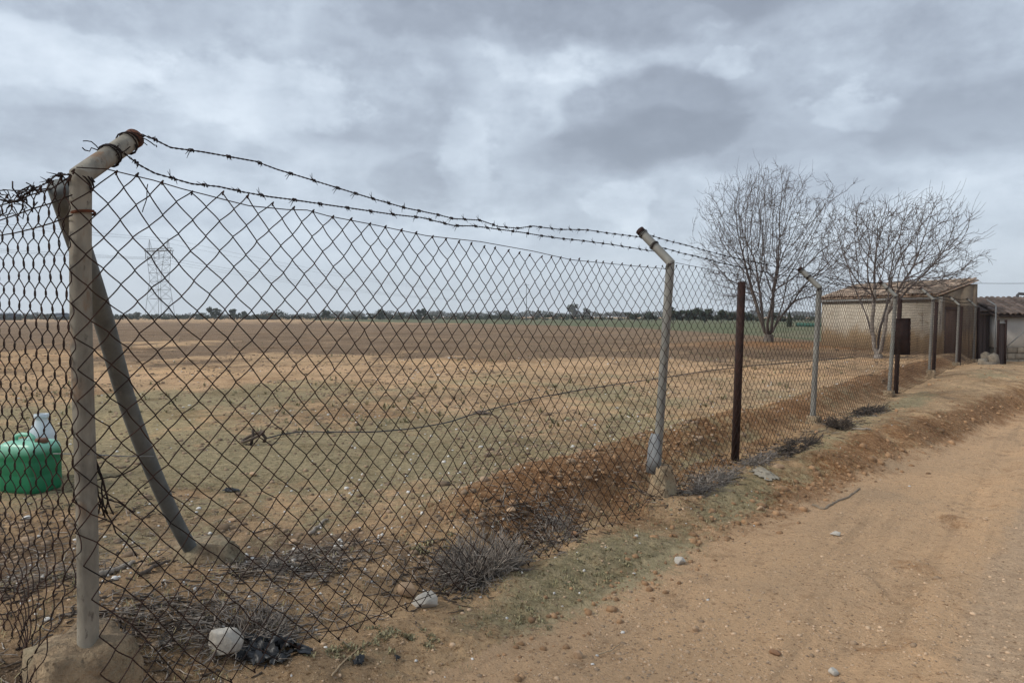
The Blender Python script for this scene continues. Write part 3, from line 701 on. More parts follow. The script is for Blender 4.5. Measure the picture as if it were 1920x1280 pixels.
# barbed wire: two twisted wires with wound barbs
def barb_mesh(seed):
    r2 = np.random.default_rng(seed); b = MB(); k = np.linspace(0, 4 * math.pi, 20)
    b.tube(np.stack([np.linspace(-.011, .011, 20), .0062 * np.cos(k), .0062 * np.sin(k)], 1), .0024, 5)
    for x, sg in ((-.010, 1), (.009, 1), (-.006, -1), (.011, -1)):
        a = r2.uniform(0, 6.28); d = np.array([r2.uniform(-.5, .5), math.cos(a), math.sin(a)]); p = np.array([x, 0, 0])
        b.segs([p], [p + d * r2.uniform(.024, .034)], .0022, .0008, 5)
    return b.mesh('barb')
barb_me = [barb_mesh(i) for i in range(6)]
for m_ in barb_me: m_.materials.append(M['barb'])
def barbed(pts, seed, tight=None):
    pts = np.asarray(pts); seg = np.linalg.norm(np.diff(pts, axis=0), axis=1); cum = np.concatenate([[0], np.cumsum(seg)])
    n = int(cum[-1] / .012); u = np.linspace(0, cum[-1], n); P = np.stack([np.interp(u, cum, pts[:, a]) for a in range(3)], 1)
    T = np.gradient(P, axis=0); T /= np.linalg.norm(T, axis=1, keepdims=True); p = np.cross(T, ZZ); p /= np.linalg.norm(p, axis=1, keepdims=True); q = np.cross(T, p)
    b = MB(); ph = u / .045 * 2 * math.pi
    for o_ in (0, math.pi): 
        w_ = P + .0024 * (np.cos(ph + o_)[:, None] * p + np.sin(ph + o_)[:, None] * q)
        b.segs(w_[:-1], w_[1:], .0020, .0020, 4)
    so = fpart(b, 'barbed_wire', M['barb'])
    r2 = np.random.default_rng(seed); x = .06; i = 0
    while x < cum[-1] - .03:
        c = np.array([np.interp(x, cum, pts[:, a]) for a in range(3)]); k = min(int(x / cum[-1] * (n - 1)), n - 1)
        o = bpy.data.objects.new('barb', barb_me[r2.integers(6)]); C.objects.link(o); o.parent = so; o.location = c - FO
        from mathutils import Vector
        o.rotation_mode = 'QUATERNION'; o.rotation_quaternion = Vector(T[k]).to_track_quat('X', 'Z')
        x += .135 * r2.uniform(.8, 1.25); i += 1
    return so
for lev, arr, sg in ((0, tips, .105), (1, mids, .06)):
    for i in range(len(PS) - 1):
        A, B = arr[i].copy(), arr[i + 1].copy()
        if lev == 0: A += (tips[i] - bends[i]) * -.06; B += (tips[i + 1] - bends[i + 1]) * -.06
        L_ = 26; p = sagline(A, B, L_, sg if i == 0 else .05, .004 if i == 0 else .003, 20 + i + 7 * lev)
        if i == 0:
            pp_ = [[(262, 251), (290, 262), (320, 277), (380, 285), (430, 294), (480, 303), (520, 318), (560, 330), (625, 350), (690, 370), (760, 390), (818, 402), (850, 410), (900, 413), (935, 425), (970, 428), (1000, 424), (1045, 430), (1100, 431), (1140, 437), (1204, 445)],
                   [(228, 284), (262, 310), (290, 325), (360, 345), (410, 350), (455, 360), (505, 369), (545, 374), (605, 383), (675, 393), (735, 402), (790, 408), (850, 423), (890, 424), (935, 430), (980, 436), (1015, 442), (1050, 447), (1090, 451), (1150, 459), (1230, 472)]][lev]
            p = []
            for q0, q1 in pp_:
                k_ = (q0 - 960) / F; f_ = np.clip((k_ * A[1] - A[0]) / ((B[0] - A[0]) - k_ * (B[1] - A[1])), 0, 1); p.append(at(q0, q1, A[1] + (B[1] - A[1]) * f_))
            p = np.array(p)
        barbed(p, 40 + i + 9 * lev)
# old strand tangled along the top of the side run
q = np.linspace(0, 3.2, 60); r2 = np.random.default_rng(9)
barbed(pt_side(q, .01 * np.sin(q * 21), 1.965 + .018 * np.sin(q * 9) - .02 * np.sin(np.clip(q / .8, 0, 1) * 3.14)), 77)
b = MB()
for k in range(26):
    q0 = r2.uniform(.05, 1.3); p = pt_side(np.array([q0]), np.array([0.]), np.array([1.93 + r2.normal(0, .02)]))[0]; pts = [p]
    for j in range(6): p = p + r2.normal(0, .016, 3); pts.append(p)
    b.tube(np.array(pts), .0026, 4)
for k in range(9):     # twisted ends at the corner
    p = (tips[0] if k < 4 else mids[0]) + r2.normal(0, .015, 3) + np.array([.035, 0, 0]) * (k % 2); pts = [p]
    dv = r2.normal(0, 1, 3); dv /= np.linalg.norm(dv)
    for j in range(6): p = p + dv * .011 + r2.normal(0, .007, 3); pts.append(p)
    b.tube(np.array(pts), .0022, 4)
p = np.array(pt_main(np.array([on_fence(282, 345)[0]]), np.array([0.]), np.array([on_fence(282, 345)[1]]))[0]); pts = [p]
for j in range(7): p = p + np.array([-.004 + .003 * math.sin(j), .002, -.014]); pts.append(p)
b.tube(np.array(pts), .0018, 4)
tag(fpart(b, 'wire_ends', M['barb']), kind='stuff')

# ------------------------------------------------------------------ panel hung on a steel post
pb = at(1690, 631, s_of(1686) * U[1] + T0 * N[1] - .05)
b = MB(); b.box((0, 0, 0), (.375, .012, .735)); 
pn = empty('metal_panel', pb, R(8), 'dark brown sheet metal panel hung on a steel fence post', 'panel')
b.build('sheet', M['dsteel'], pn)
b = MB()
for x in (-.18, .18): b.box((x, -.012, 0), (.016, .012, .735))
for z in (-.36, .36): b.box((0, -.014, z), (.344, .012, .016))
b.build('frame', M['dsteel'], pn)

# ------------------------------------------------------------------ bare trees
def tree(name, base, height, width, seed, label, m_trunk, m_twig, stems, fork, natt=4300, cz=.60, shift=(0, 0), low=.16, upright=1.0):
    """bare tree: limbs grow towards points spread through the crown, thickness follows what each limb carries"""
    r2 = np.random.default_rng(seed); T = empty(name, base, 0, label, 'tree', 'bare trees by the shed')
    v = r2.normal(0, 1, (natt * 7, 3)); v /= np.linalg.norm(v, axis=1, keepdims=True); rad = r2.uniform(0, 1, natt * 7) ** (1 / 2.4)
    lump = .66 + .62 * fbm(np.arctan2(v[:, 1], v[:, 0]) * 3.2 + seed, v[:, 2] * 4.2, 3, seed)
    p = v * (rad * lump)[:, None] * np.array([width / 2, width / 2, height * .45]); p[:, 2] += height * cz; kz = np.clip(p[:, 2] / height - .2, 0, 1); p[:, 0] += shift[0] * kz * 1.6; p[:, 1] += shift[1] * kz
    ok = (p[:, 2] > height * low + .22 * np.hypot(p[:, 0], p[:, 1])) & (p[:, 2] < height); dens = fbm(p[:, 0] * .55 + seed, p[:, 2] * .55 + p[:, 1] * .35, 3, seed + 60); ok &= r2.uniform(0, 1, len(p)) < np.clip((dens - .34) * 4.5, .08, 1); at_ = p[ok][:natt]
    nodes, par = [np.array([0, 0, -.25]), np.array([0, 0, 0.]), np.array([.01, .01, fork * .4])], [-1, 0, 1]
    for i in range(stems):
        a = 2 * math.pi * i / stems + r2.uniform(-.4, .4); tilt = upright * (.10, .42, .62, .24, .52, .34, .68, .18, .46)[i % 9]
        tilt *= .8; d = np.array([math.cos(a) * math.sin(tilt), math.sin(a) * math.sin(tilt), math.cos(tilt)]); q = nodes[2] + np.array([math.cos(a), math.sin(a), 0]) * height * .018; pi_ = 2
        for j in range(int(height * (.20 + .14 * r2.uniform()) / .2)):
            d = d + r2.normal(0, .07, 3) + np.array([0, 0, .03]); d /= np.linalg.norm(d); q = q + d * .2; nodes.append(q); par.append(pi_); pi_ = len(nodes) - 1
    nd = np.array(nodes); step = .17; infl = 1.7; kill = .23
    D = np.linalg.norm(at_[:, None] - nd[None], axis=2); near = D.argmin(1); dist = D.min(1); alive = np.ones(len(at_), bool)
    nodes = list(nodes); last = {i: np.array([0, 0, 1.]) for i in range(len(nodes))}
    cnt = {}
    for it in range(70):
        m = alive & (dist < (infl if it > 2 else 5.0))
        if m.sum() < 6: break
        idx = near[m]; dv = at_[m] - np.array(nodes)[idx]; dv /= np.linalg.norm(dv, axis=1, keepdims=True)
        acc_ = {}
        for i_, d_ in zip(idx, dv): acc_[i_] = acc_.get(i_, 0) + d_
        new = []
        for i_, d_ in acc_.items():
            if cnt.get(i_, 0) >= 3: alive[near == i_] = False; continue
            cnt[i_] = cnt.get(i_, 0) + 1
            d_ = d_ / max(np.linalg.norm(d_), 1e-6) + r2.normal(0, .10, 3) + np.array([0, 0, .07]) + .9 * last.get(i_, np.zeros(3)) + .22 * (nodes[i_] - nodes[2]) / max(np.linalg.norm(nodes[i_] - nodes[2]), .3); d_ /= np.linalg.norm(d_)
            nodes.append(nodes[i_] + d_ * step); par.append(int(i_)); last[len(nodes) - 1] = d_; new.append(len(nodes) - 1)
        if not new: continue
        nn = np.array([nodes[i_] for i_ in new]); Dn = np.linalg.norm(at_[:, None] - nn[None], axis=2); k = Dn.argmin(1); md = Dn.min(1); b_ = md < dist
        near[b_] = np.array(new)[k[b_]]; dist[b_] = md[b_]; alive &= dist > kill
    nd = np.array(nodes); par = np.array(par); n = len(nd); area = np.zeros(n); kids = np.bincount(par[1:], minlength=n); tipr = .0052
    for i in range(n - 1, 0, -1):
        if area[i] == 0: area[i] = tipr ** 2.12
        area[par[i]] += area[i] * 1.002
    rad = area ** (1 / 2.12)
    rad[:3] = np.maximum(rad[:3], height * np.array([.034, .030, .026]))
    tr, cr_ = MB(), MB(); z = nd[1:, 2]; thick = rad[1:] > height * .0088
    A, B = nd[par[1:]], nd[1:]; ra = np.minimum(rad[par[1:]], rad[1:] * 1.7); rb = rad[1:]
    ov = (B - A) * .04
    tr.segs((A - ov)[thick], (B + ov)[thick], ra[thick], rb[thick], 9); cr_.segs((A - ov * 0)[~thick], (B + ov)[~thick], ra[~thick], rb[~thick], 4)
    # short spurs and buds along the thin shoots
    sel = np.where((rad < .016) & (np.arange(n) > 10))[0]; sel = np.repeat(sel, 2); sel = sel[r2.uniform(0, 1, len(sel)) < .62]
    dd = nd[sel] - nd[par[sel]]; dd /= np.linalg.norm(dd, axis=1, keepdims=True); dd = dd + r2.normal(0, .5, dd.shape) + np.array([0, 0, .25]); dd /= np.linalg.norm(dd, axis=1, keepdims=True)
    ln = np.clip(r2.gamma(3, .045, len(sel)), .04, .25)[:, None]; e_ = nd[sel] + dd * ln; e2 = e_ + (dd + r2.normal(0, .35, dd.shape)) * ln * .7
    cr_.segs(nd[sel], e_, .0056, .0048, 4); cr_.segs(e_, e2, .0048, .0040, 4)
    ends = np.where((kids == 0) & (np.arange(n) > 10))[0]; od = nd[ends] - np.array([0, 0, height * .3]); od /= np.linalg.norm(od, axis=1, keepdims=True); gd = nd[ends] - nd[par[ends]]; gd /= np.linalg.norm(gd, axis=1, keepdims=True)
    q = nd[ends]; hd = .5 * od + .6 * gd + r2.normal(0, .22, od.shape) + np.array([0, 0, .12]); hd /= np.linalg.norm(hd, axis=1, keepdims=True); ll = np.clip(r2.gamma(3, .05, len(ends)), .05, .22)[:, None]
    for j in range(3): q2 = q + hd * ll; cr_.segs(q, q2, .0052 - .0008 * j, .0046 - .0008 * j, 4); q = q2; hd = hd + r2.normal(0, .22, hd.shape)
    tr.build('trunk', m_trunk, T, True); cr_.build('crown', m_twig, T, True)
    return T
pA = at(1441, 640, 35.0); pA[2] = HS(pA[0], pA[1]) - .02
tree('bare_tree', pA, 8.5, 8.0, 5, 'larger dark bare tree with several stems standing left of the shed', M['bark'], M['twigs_tree'], 9, .9, 4600, .58, (.35, 0), .14, 1.0)
pB = at(1647, 660, 24.6); pB[2] = HS(pB[0], pB[1]) - .02
tree('bare_tree', pB, 5.3, 5.3, 12, 'smaller pale barked bare tree in front of the tiled shed', M['bark_grey'], M['twigs_tree'], 8, .35, 2700, .66, (.42, 0), .36, .50)

# ------------------------------------------------------------------ tile-roofed shed
def tile_mesh(w_, l_, h_, name):
    b = MB(); n = 6; a = np.linspace(0, math.pi, n + 1)
    out = []
    for y, k in ((0, 1.0), (l_, .86)):
        o_ = [(math.cos(x) * w_ / 2 * k, y, math.sin(x) * h_ * k + (.012 if y == 0 else 0)) for x in a]; i_ = [(math.cos(x) * (w_ / 2 - .014) * k, y, math.sin(x) * (h_ - .014) * k + (.012 if y == 0 else 0) - .001) for x in a[::-1]]
        out.append(o_ + i_)
    b.loft(out); return b.mesh(name, False)
hc = at(1757, 666, 26.2); az_ = np.array([-.343, .939, 0]); bz_ = np.array([.939, .343, 0]); z0 = HS(hc[0], hc[1])
hc[2] = min(z0, .05)
shed = empty('tiled_shed', hc, 0, 'low beige shed with a mossy clay tile lean-to roof behind the fence', 'shed')
LW, DW, HE, HR, TH = 5.7, 1.80, 2.18, 2.70, .22
def hp(a, d, z): return az_ * a + bz_ * d + ZZ * z
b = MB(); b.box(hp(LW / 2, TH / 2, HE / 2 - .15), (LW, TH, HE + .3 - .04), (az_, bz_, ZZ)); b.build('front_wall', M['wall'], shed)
# side wall with the door opening
ad0, ad1, dz_ = .35, 1.12, 1.78
def slope(d): return HE + (HR - HE) * d / DW - .06
def sidewall(a0, a1):
    b = MB()
    def poly(d0, d1, z0_, z1a, z1b):
        v = []
        for a in (a0, a1): v += [hp(a, d0, z0_), hp(a, d1, z0_), hp(a, d1, z1b), hp(a, d0, z1a)]
        b.raw(v, [(0, 1, 2, 3), (7, 6, 5, 4), (0, 4, 5, 1), (1, 5, 6, 2), (2, 6, 7, 3), (3, 7, 4, 0)])
    return b, poly
b, poly = sidewall(0.002, TH)
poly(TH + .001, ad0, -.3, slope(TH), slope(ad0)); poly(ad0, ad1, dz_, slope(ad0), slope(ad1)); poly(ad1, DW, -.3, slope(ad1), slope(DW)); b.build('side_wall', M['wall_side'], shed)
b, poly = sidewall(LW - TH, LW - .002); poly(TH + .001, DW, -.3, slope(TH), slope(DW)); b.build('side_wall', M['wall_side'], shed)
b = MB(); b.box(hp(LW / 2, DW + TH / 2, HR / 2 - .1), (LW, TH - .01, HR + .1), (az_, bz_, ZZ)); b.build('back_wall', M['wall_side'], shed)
b = MB(); b.box(hp(.09, (ad0 + ad1) / 2, dz_ / 2 - .02), (.04, ad1 - ad0 - .01, dz_ - .02), (az_, bz_, ZZ)); dr = b.build('door', M['doorwood'], shed)
b = MB()
for d in (ad0 + .045, ad1 - .045): b.box(hp(.055, d, dz_ / 2 - .02), (.05, .07, dz_ - .03), (az_, bz_, ZZ))
b.box(hp(.055, (ad0 + ad1) / 2, dz_ - .06), (.05, ad1 - ad0 - .17, .07), (az_, bz_, ZZ)); b.build('door_frame', M['board'], dr)
b = MB(); b.box(hp(LW / 2, -.07, HE - .09), (LW + .06, .12, .09), (az_, bz_, ZZ)); b.build('eave_board', M['gutter'], shed)
# roof deck + tiles
ph = math.atan2(HR - HE, DW); sl = bz_ * math.cos(ph) + ZZ * math.sin(ph); up_ = -bz_ * math.sin(ph) + ZZ * math.cos(ph)
RL = (DW + .35) / math.cos(ph)
b = MB(); b.box(hp(LW / 2, -.14, HE - .02) + sl * RL / 2 + up_ * .02, (LW + .12, RL - .02, .05), (az_, sl, up_)); roof = b.build('roof', M['tile'], shed)
tmeshes = [tile_mesh(.19, .44, .072, 'roof_tile')]
for m_ in tmeshes: m_.materials.append(M['tile'])
from mathutils import Matrix
def lay_tiles(parent, origin, ax, sl_, up__, length, depth, mesh_, pw, pl, seed, limit=300):
    r2 = np.random.default_rng(seed); n = 0
    for i in range(int(length / pw)):
        for j in range(int(depth / pl)):
            if n >= limit: return
            o = bpy.data.objects.new('roof_tile', mesh_); C.objects.link(o); o.parent = parent; n += 1
            p = origin + ax * (pw * (i + .5)) + sl_ * (pl * j) + up__ * (.012 + .02 * (1 if j else 1)) + ax * r2.normal(0, .008) + sl_ * r2.normal(0, .016)
            a2 = ax + sl_ * r2.normal(0, .035); a2 /= np.linalg.norm(a2); u2 = np.cross(a2, sl_); u2 = u2 / np.linalg.norm(u2)
            if np.dot(u2, up__) < 0: u2 = -u2
            s2 = np.cross(u2, a2); 
            if np.dot(s2, sl_) < 0: s2 = -s2
            u2 = u2 + s2 * (-.05); u2 /= np.linalg.norm(u2)
            m4 = Matrix(((a2[0], s2[0], u2[0], p[0]), (a2[1], s2[1], u2[1], p[1]), (a2[2], s2[2], u2[2], p[2]), (0, 0, 0, 1)))
            o.matrix_local = m4
lay_tiles(roof, hp(-.06, -.20, HE - .02) + up_ * .025, az_, sl, up_, LW + .12, RL + .05, tmeshes[0], .205, .36, 3)

# ------------------------------------------------------------------ whitewashed house at the end of the track
wz = 27.0; wl = at(1868, 640, wz); wx0 = wl[0]; gz = HS(wx0 + 1, wz)
hs = empty('white_house', (wx0, wz, -.62), 0, 'low whitewashed house with dark tiled roof and stone footing at the far right', 'house')
wh = at(1900, 592, wz)[2] + .62; sb_h = at(1900, 651, wz)[2] + .62
b = MB(); b.box((3.2, .3, (wh + sb_h) / 2), (6.4, .5, wh - sb_h)); b.build('wall', M['white_wall'], hs)
b = MB(); b.box((3.2, .3, sb_h / 2 - .1), (6.36, .46, sb_h + .2 - .01)); fo = b.build('stone_footing', M['stone_base'], hs)
me = MB().box((0, 0, 0), (1, 1, 1)).mesh('stone_block'); me.materials.append(M['stone_base'])
r2 = np.random.default_rng(4)
for row in range(4):
    x = -.02
    while x < 3.0:
        wd = r2.uniform(.28, .5); o = bpy.data.objects.new('stone_block', me); C.objects.link(o); o.parent = fo
        o.location = (x + wd / 2, .06 - r2.uniform(0, .02), (row + .5) * sb_h / 4); o.scale = (wd - .025, .09, sb_h / 4 - .02); o.rotation_euler = (0, r2.normal(0, .01), 0); x += wd
tm2 = tile_mesh(.21, .46, .085, 'roof_tile'); tm2.materials.append(M['tile_dark'])
ph2 = R(20); sl2 = np.array([0, math.cos(ph2), math.sin(ph2)]); up2 = np.array([0, -math.sin(ph2), math.cos(ph2)]); AXX = np.array([1., 0, 0])
b = MB(); dep = 1.9
b.raw([(-.15, -.2, wh), (6.5, -.2, wh), (6.5, -.2 + dep * math.cos(ph2), wh + dep * math.sin(ph2)), (-.15, -.2 + dep * math.cos(ph2), wh + dep * math.sin(ph2)),
       (-.15, -.2, wh - .06), (6.5, -.2, wh - .06), (6.5, -.2 + dep * math.cos(ph2), wh + dep * math.sin(ph2) - .06), (-.15, -.2 + dep * math.cos(ph2), wh + dep * math.sin(ph2) - .06)],
      [(0, 1, 2, 3), (7, 6, 5, 4), (0, 4, 5, 1), (1, 5, 6, 2), (2, 6, 7, 3), (3, 7, 4, 0)])
rf = b.build('roof', M['tile_dark'], hs)
lay_tiles(rf, np.array([-.15, -.26, wh + .0]), AXX, sl2, up2, 3.4, dep + .1, tm2, .225, .38, 8)
# lean-to with plank front next to it
ly = 27.4; lx0 = at(1822, 640, ly)[0]; lx1 = at(1869, 640, ly)[0]; zl = at(1840, 588, ly)[2]; gz = -.5
ln_ = empty('plank_lean_to', (lx0, ly, gz), 0, 'dark plank lean-to with tiled edge between the shed and the white house', 'lean-to')
wl_ = lx1 - lx0 - .02; nb = 7
bm_ = MB().box((0, 0, 0), (1, 1, 1)).mesh('plank'); bm_.materials.append(M['board'])
for i in range(nb):
    o = bpy.data.objects.new('plank', bm_); C.objects.link(o); o.parent = ln_; o.location = ((i + .5) * wl_ / nb, r2.normal(0, .01), (zl - gz) / 2); o.scale = (wl_ / nb - .012, .035, zl - gz - .02)
for z in (.35, (zl - gz) * .55, (zl - gz) - .12): b = MB(); b.box((wl_ / 2, .045, z), (wl_, .04, .09)); b.build('rail', M['board'], ln_)
b = MB(); b.raw([(-.1, -.15, zl - gz), (wl_ + .02, -.15, zl - gz), (wl_ + .02, 1.2, zl - gz + .42), (-.1, 1.2, zl - gz + .42), (-.1, -.15, zl - gz - .05), (wl_ + .02, -.15, zl - gz - .05), (wl_ + .02, 1.2, zl - gz + .37), (-.1, 1.2, zl - gz + .37)],
      [(0, 1, 2, 3), (7, 6, 5, 4), (0, 4, 5, 1), (1, 5, 6, 2), (2, 6, 7, 3), (3, 7, 4, 0)]); rf2 = b.build('roof', M['tile_dark'], ln_)
ph3 = math.atan2(.42, 1.35); lay_tiles(rf2, np.array([-.1, -.2, zl - gz]), AXX, np.array([0, math.cos(ph3), math.sin(ph3)]), np.array([0, -math.sin(ph3), math.cos(ph3)]), wl_ + .15, 1.45, tm2, .225, .38, 18)
# plank gate ending in a dark post
gy = 23.6; ga = at(1871, 640, gy); gb = at(1885, 640, gy); gzz = HS(gb[0], gy) - .05; gtop = at(1880, 602, gy)[2]
gate = empty('plank_gate', (ga[0], gy, gzz), 0, 'narrow dark plank gate with metal posts standing where the fence ends', 'gate')
hg = gtop - gzz
for x in (0, gb[0] - ga[0]):
    b = MB(); b.box((x, 0, hg / 2 + .02), (.055, .055, hg + .06)); b.build('gate_post', M['dsteel'], gate)
for i in range(3):
    wq = (gb[0] - ga[0] - .06) / 3; o = bpy.data.objects.new('plank', bm_); C.objects.link(o); o.parent = gate
    o.location = (.03 + wq * (i + .5), .01, hg / 2); o.scale = (wq - .006, .02, hg - .12)
b = MB(); b.box(((gb[0] - ga[0]) / 2, -.02, hg - .06), (gb[0] - ga[0] - .06, .02, .045)); b.build('rail', M['zinc'], gate)
e1 = at(1886, 651, gy) ; e2 = at(1935, 609, gy + .4); b = MB(); b.tube(np.array([e1, e2]) - np.array(gate.location), .018, 8); b.build('brace_bar', M['galv'], gate, True)
# thin white pole by the gate
p7 = at(1866, 640, 24.2); zf = HS(p7[0], p7[1]); b = MB(); zt = at(1866, 573, 24.2)[2]
b.tube(np.array([[0, 0, -.15], [0, 0, zt - zf], [0, 0, zt - zf + .01], [-.25, .12, zt - zf + .22]]), .022, 8)
o = b.build('pole', M['zinc'], None, True, (p7[0], p7[1], zf)); tag(o, 'slim pale metal pole with bent top beside the dark plank gate', 'pole')
# tan building with downpipe beyond
ty = 44.0; ta = at(1906, 640, ty); tz = at(1910, 549, ty)[2]
tb = empty('tan_building', (ta[0], ty, -.6), 0, 'tan walled building with a corner pipe rising behind the white house roof', 'building')
b = MB(); b.box((3.5, 2, (tz + .6) / 2 - .35), (7, 4, tz + .6 - .7)); b.build('wall', M['tanwall'], tb)
b = MB(); b.tube(np.array([[-.08, -.08, 0], [-.08, -.08, tz + .45], [.0, -.08, tz + .55], [7, -.3, tz + .0]]), .09, 10); b.build('pipe', M['cable'], tb, True)
# rubble beside the last posts
for px, py, yy, sz, lb in ((1866, 677, 23.3, (.24, .2, .34), 'upright pale concrete block beside the plank gate'), (1850, 668, 23.9, (.22, .2, .42), 'tall broken concrete lump left of the pale block'),
                       (1843, 684, 22.6, (.26, .2, .2), 'low broken concrete piece at the foot of the last fence post'), (1856, 690, 22.4, (.34, .22, .1), 'flat concrete slab lying in front of the rubble')):
    p = at(px, py, yy); zf = HS(p[0], p[1]); b = MB(); r3 = np.random.default_rng(px); b.box((0, 0, sz[2] / 2 - .05), (sz[0], sz[1], sz[2] + .1)); b.v[0] = b.v[0] * (1 + r3.uniform(-.18, .12, (8, 3)))
    o = b.build('concrete_block', M['rubble'], None, False, (p[0], p[1], zf)); o.rotation_euler = (R(rng.uniform(-5, 5)), R(rng.uniform(-12, 12)), rng.uniform(0, 1)); tag(o, lb, 'block', 'rubble by the gate')

# ------------------------------------------------------------------ rocks
PHI = (1 + 5 ** .5) / 2
ICO_V = np.array([(-1, PHI, 0), (1, PHI, 0), (-1, -PHI, 0), (1, -PHI, 0), (0, -1, PHI), (0, 1, PHI), (0, -1, -PHI), (0, 1, -PHI), (PHI, 0, -1), (PHI, 0, 1), (-PHI, 0, -1), (-PHI, 0, 1)]) / math.hypot(1, PHI)
ICO_F = np.array([(0, 11, 5), (0, 5, 1), (0, 1, 7), (0, 7, 10), (0, 10, 11), (1, 5, 9), (5, 11, 4), (11, 10, 2), (10, 7, 6), (7, 1, 8), (3, 9, 4), (3, 4, 2), (3, 2, 6), (3, 6, 8), (3, 8, 9), (4, 9, 5), (2, 4, 11), (6, 2, 10), (8, 6, 7), (9, 8, 1)])
def subdiv(v, f):
    v = list(map(tuple, v)); cache = {}; nf = []
    def mid(a, b):
        k = (min(a, b), max(a, b))
        if k not in cache: m_ = (np.array(v[a]) + np.array(v[b])) / 2; v.append(tuple(m_ / np.linalg.norm(m_))); cache[k] = len(v) - 1
        return cache[k]
    for a, b, c in f: x, y, z = mid(a, b), mid(b, c), mid(c, a); nf += [(a, x, z), (b, y, x), (c, z, y), (x, y, z)]
    return np.array(v), np.array(nf)
S1 = subdiv(ICO_V, ICO_F); S2 = subdiv(*S1); S3 = subdiv(*S2)
def rock(name, px, py, w_, h_, m_, label, seed, d_=None, cat='stone', group=None, smooth=False, sink=.25):
    p = g(px, py); r2 = np.random.default_rng(seed); v = S3[0].copy()
    # facets: clip the ball with random planes
    for _ in range(14):
        n = r2.normal(0, 1, 3); n /= np.linalg.norm(n); dd = r2.uniform(.50, .82); k = v @ n; over = np.maximum(k - dd, 0); v = v - over[:, None] * n * .92
    v = v * (1 + .06 * (vnoise(v[:, 0] * 5 + seed, v[:, 1] * 5 + v[:, 2] * 3, seed) - .5)[:, None])
    v = v * np.array([w_ / 2, (d_ or w_ * .8) / 2, h_ / 2]); v[:, 2] += h_ * (.5 - sink)
    b = MB(); b.raw(v, S3[1]); o = b.build(name, m_, None, smooth, p); o.rotation_euler[2] = r2.uniform(-.5, .5)
    return tag(o, label, cat, group)
rock('rock', 420, 1222, .165, .165, M['rock'], 'big pale rounded rock beside the black plastic bag', 1)
rock('rock', 800, 1135, .16, .11, M['rock'], 'pale flat rock at the foot of the dry bush', 2)
rock('rock', 764, 1113, .11, .10, M['rock_tan'], 'tan brown rock just left of the pale flat rock by the dry bush', 3)
rock('rock', 1273, 1056, .095, .07, M['rock'], 'white stone lying alone on the verge edge', 4)
rock('rock', 1076, 1007, .07, .06, M['rock_brown'], 'small reddish stone under the mesh right of the dry bush', 5)
rock('rock', 960, 958, .085, .05, M['rock_tan'], 'tan stone on the red bank behind the dry bush', 6)
rock('rock', 548, 1020, .07, .05, M['rock_tan'], 'rounded tan stone beside the grey stick', 7)
rock('rock', 475, 892, .09, .06, M['rock_tan'], 'pinkish stone in the field behind the bowed pipe', 8)
rock('rock', 446, 942, .08, .045, M['rock_tan'], 'flat tan stone below the small black scraps in the field', 9)
rock('rock', 435, 977, .075, .035, M['rock_tan'], 'flattest tan stone right of the bowed pipe', 10)
rock('rock', 1567, 1003, .09, .055, M['rock'], 'pale stone at the left edge of the dirt track', 11)
rock('rock', 1305, 1182, .05, .04, M['rock_tan'], 'small tan stone on the bare near side of the track', 12)
rock('rock', 1427, 956, .08, .06, M['rock_tan'], 'orange tan stone on the bank right of the second post', 13)
rock('rock', 1563, 1264, .05, .05, M['rock'], 'white pebble nearest the bottom edge on the track', 14)
rock('rock', 1460, 876, .17, .055, M['rock_tan'], 'flat yellowish slab on the grass right of the dark steel post', 15, .07)
rock('rock', 1453, 1224, .075, .03, M['rock_brown'], 'dark brown clod lying on the track', 16)
rock('rock', 1085, 1232, .06, .045, M['rock_tan'], 'tan stone at the bottom of the bare verge', 17)
rock('rock', 1230, 983, .04, .03, M['rock_brown'], 'small dark stone below the concrete foot of the second post', 18)
# crumpled pale scrap
def crumple(name, px, py, w_, d_, h_, m_, label, seed, cat, n=26):
    p = g(px, py); r2 = np.random.default_rng(seed); u = np.linspace(-1, 1, n); X, Y = np.meshgrid(u, u); x = X.ravel(); y = Y.ravel()
    rr = np.hypot(x, y); z = np.abs(fbm(x * 2.6 + seed, y * 2.6, 3, seed) - .5) * 3.2 + .5 * np.abs(fbm(x * 7 + seed, y * 7, 2, seed + 1) - .5)
    z = z * (1 - .8 * np.clip(rr, 0, 1) ** 2)
    k = 1 + .55 * (fbm(np.arctan2(y, x) * 1.7 + seed + 5, rr * 1.0, 3, seed + 9) - .5) * 2
    xx = x * k * w_ / 2 + (fbm(x * 5, y * 5 + 3, 2, seed + 4) - .5) * w_ * .16; yy = y * k * d_ / 2 + (fbm(x * 5 + 9, y * 5, 2, seed + 6) - .5) * d_ * .16
    gz_ = H(xx + p[0], yy + p[1]) - p[2]
    top = np.stack([xx, yy, gz_ + z * h_ + .012], 1); keep = (rr < 1.02) & ((fbm(x * 2.2 + seed * 3, y * 2.2, 3, seed + 20) > .40) | (n < 30))
    idx = np.arange(n * n).reshape(n, n); Q = np.stack([idx[:-1, :-1], idx[:-1, 1:], idx[1:, 1:], idx[1:, :-1]], -1).reshape(-1, 4); Q = Q[keep[Q].all(1)]
    bot = top + np.array([0, 0, -.004]); b = MB(); b.raw(np.concatenate([top, bot]), np.concatenate([Q, Q[:, ::-1] + n * n]))
    o = b.build(name, m_, None, False, p); return tag(o, label, cat)
crumple('plastic_bag', 508, 1225, .34, .26, .055, M['black'], 'torn black plastic bag crumpled in twigs at the fence foot', 3, 'bag', 34)
crumple('plastic_scrap', 672, 1243, .045, .075, .02, M['black'], 'small black scrap lying alone on sand beside the straw stem', 5, 'scrap', 14)
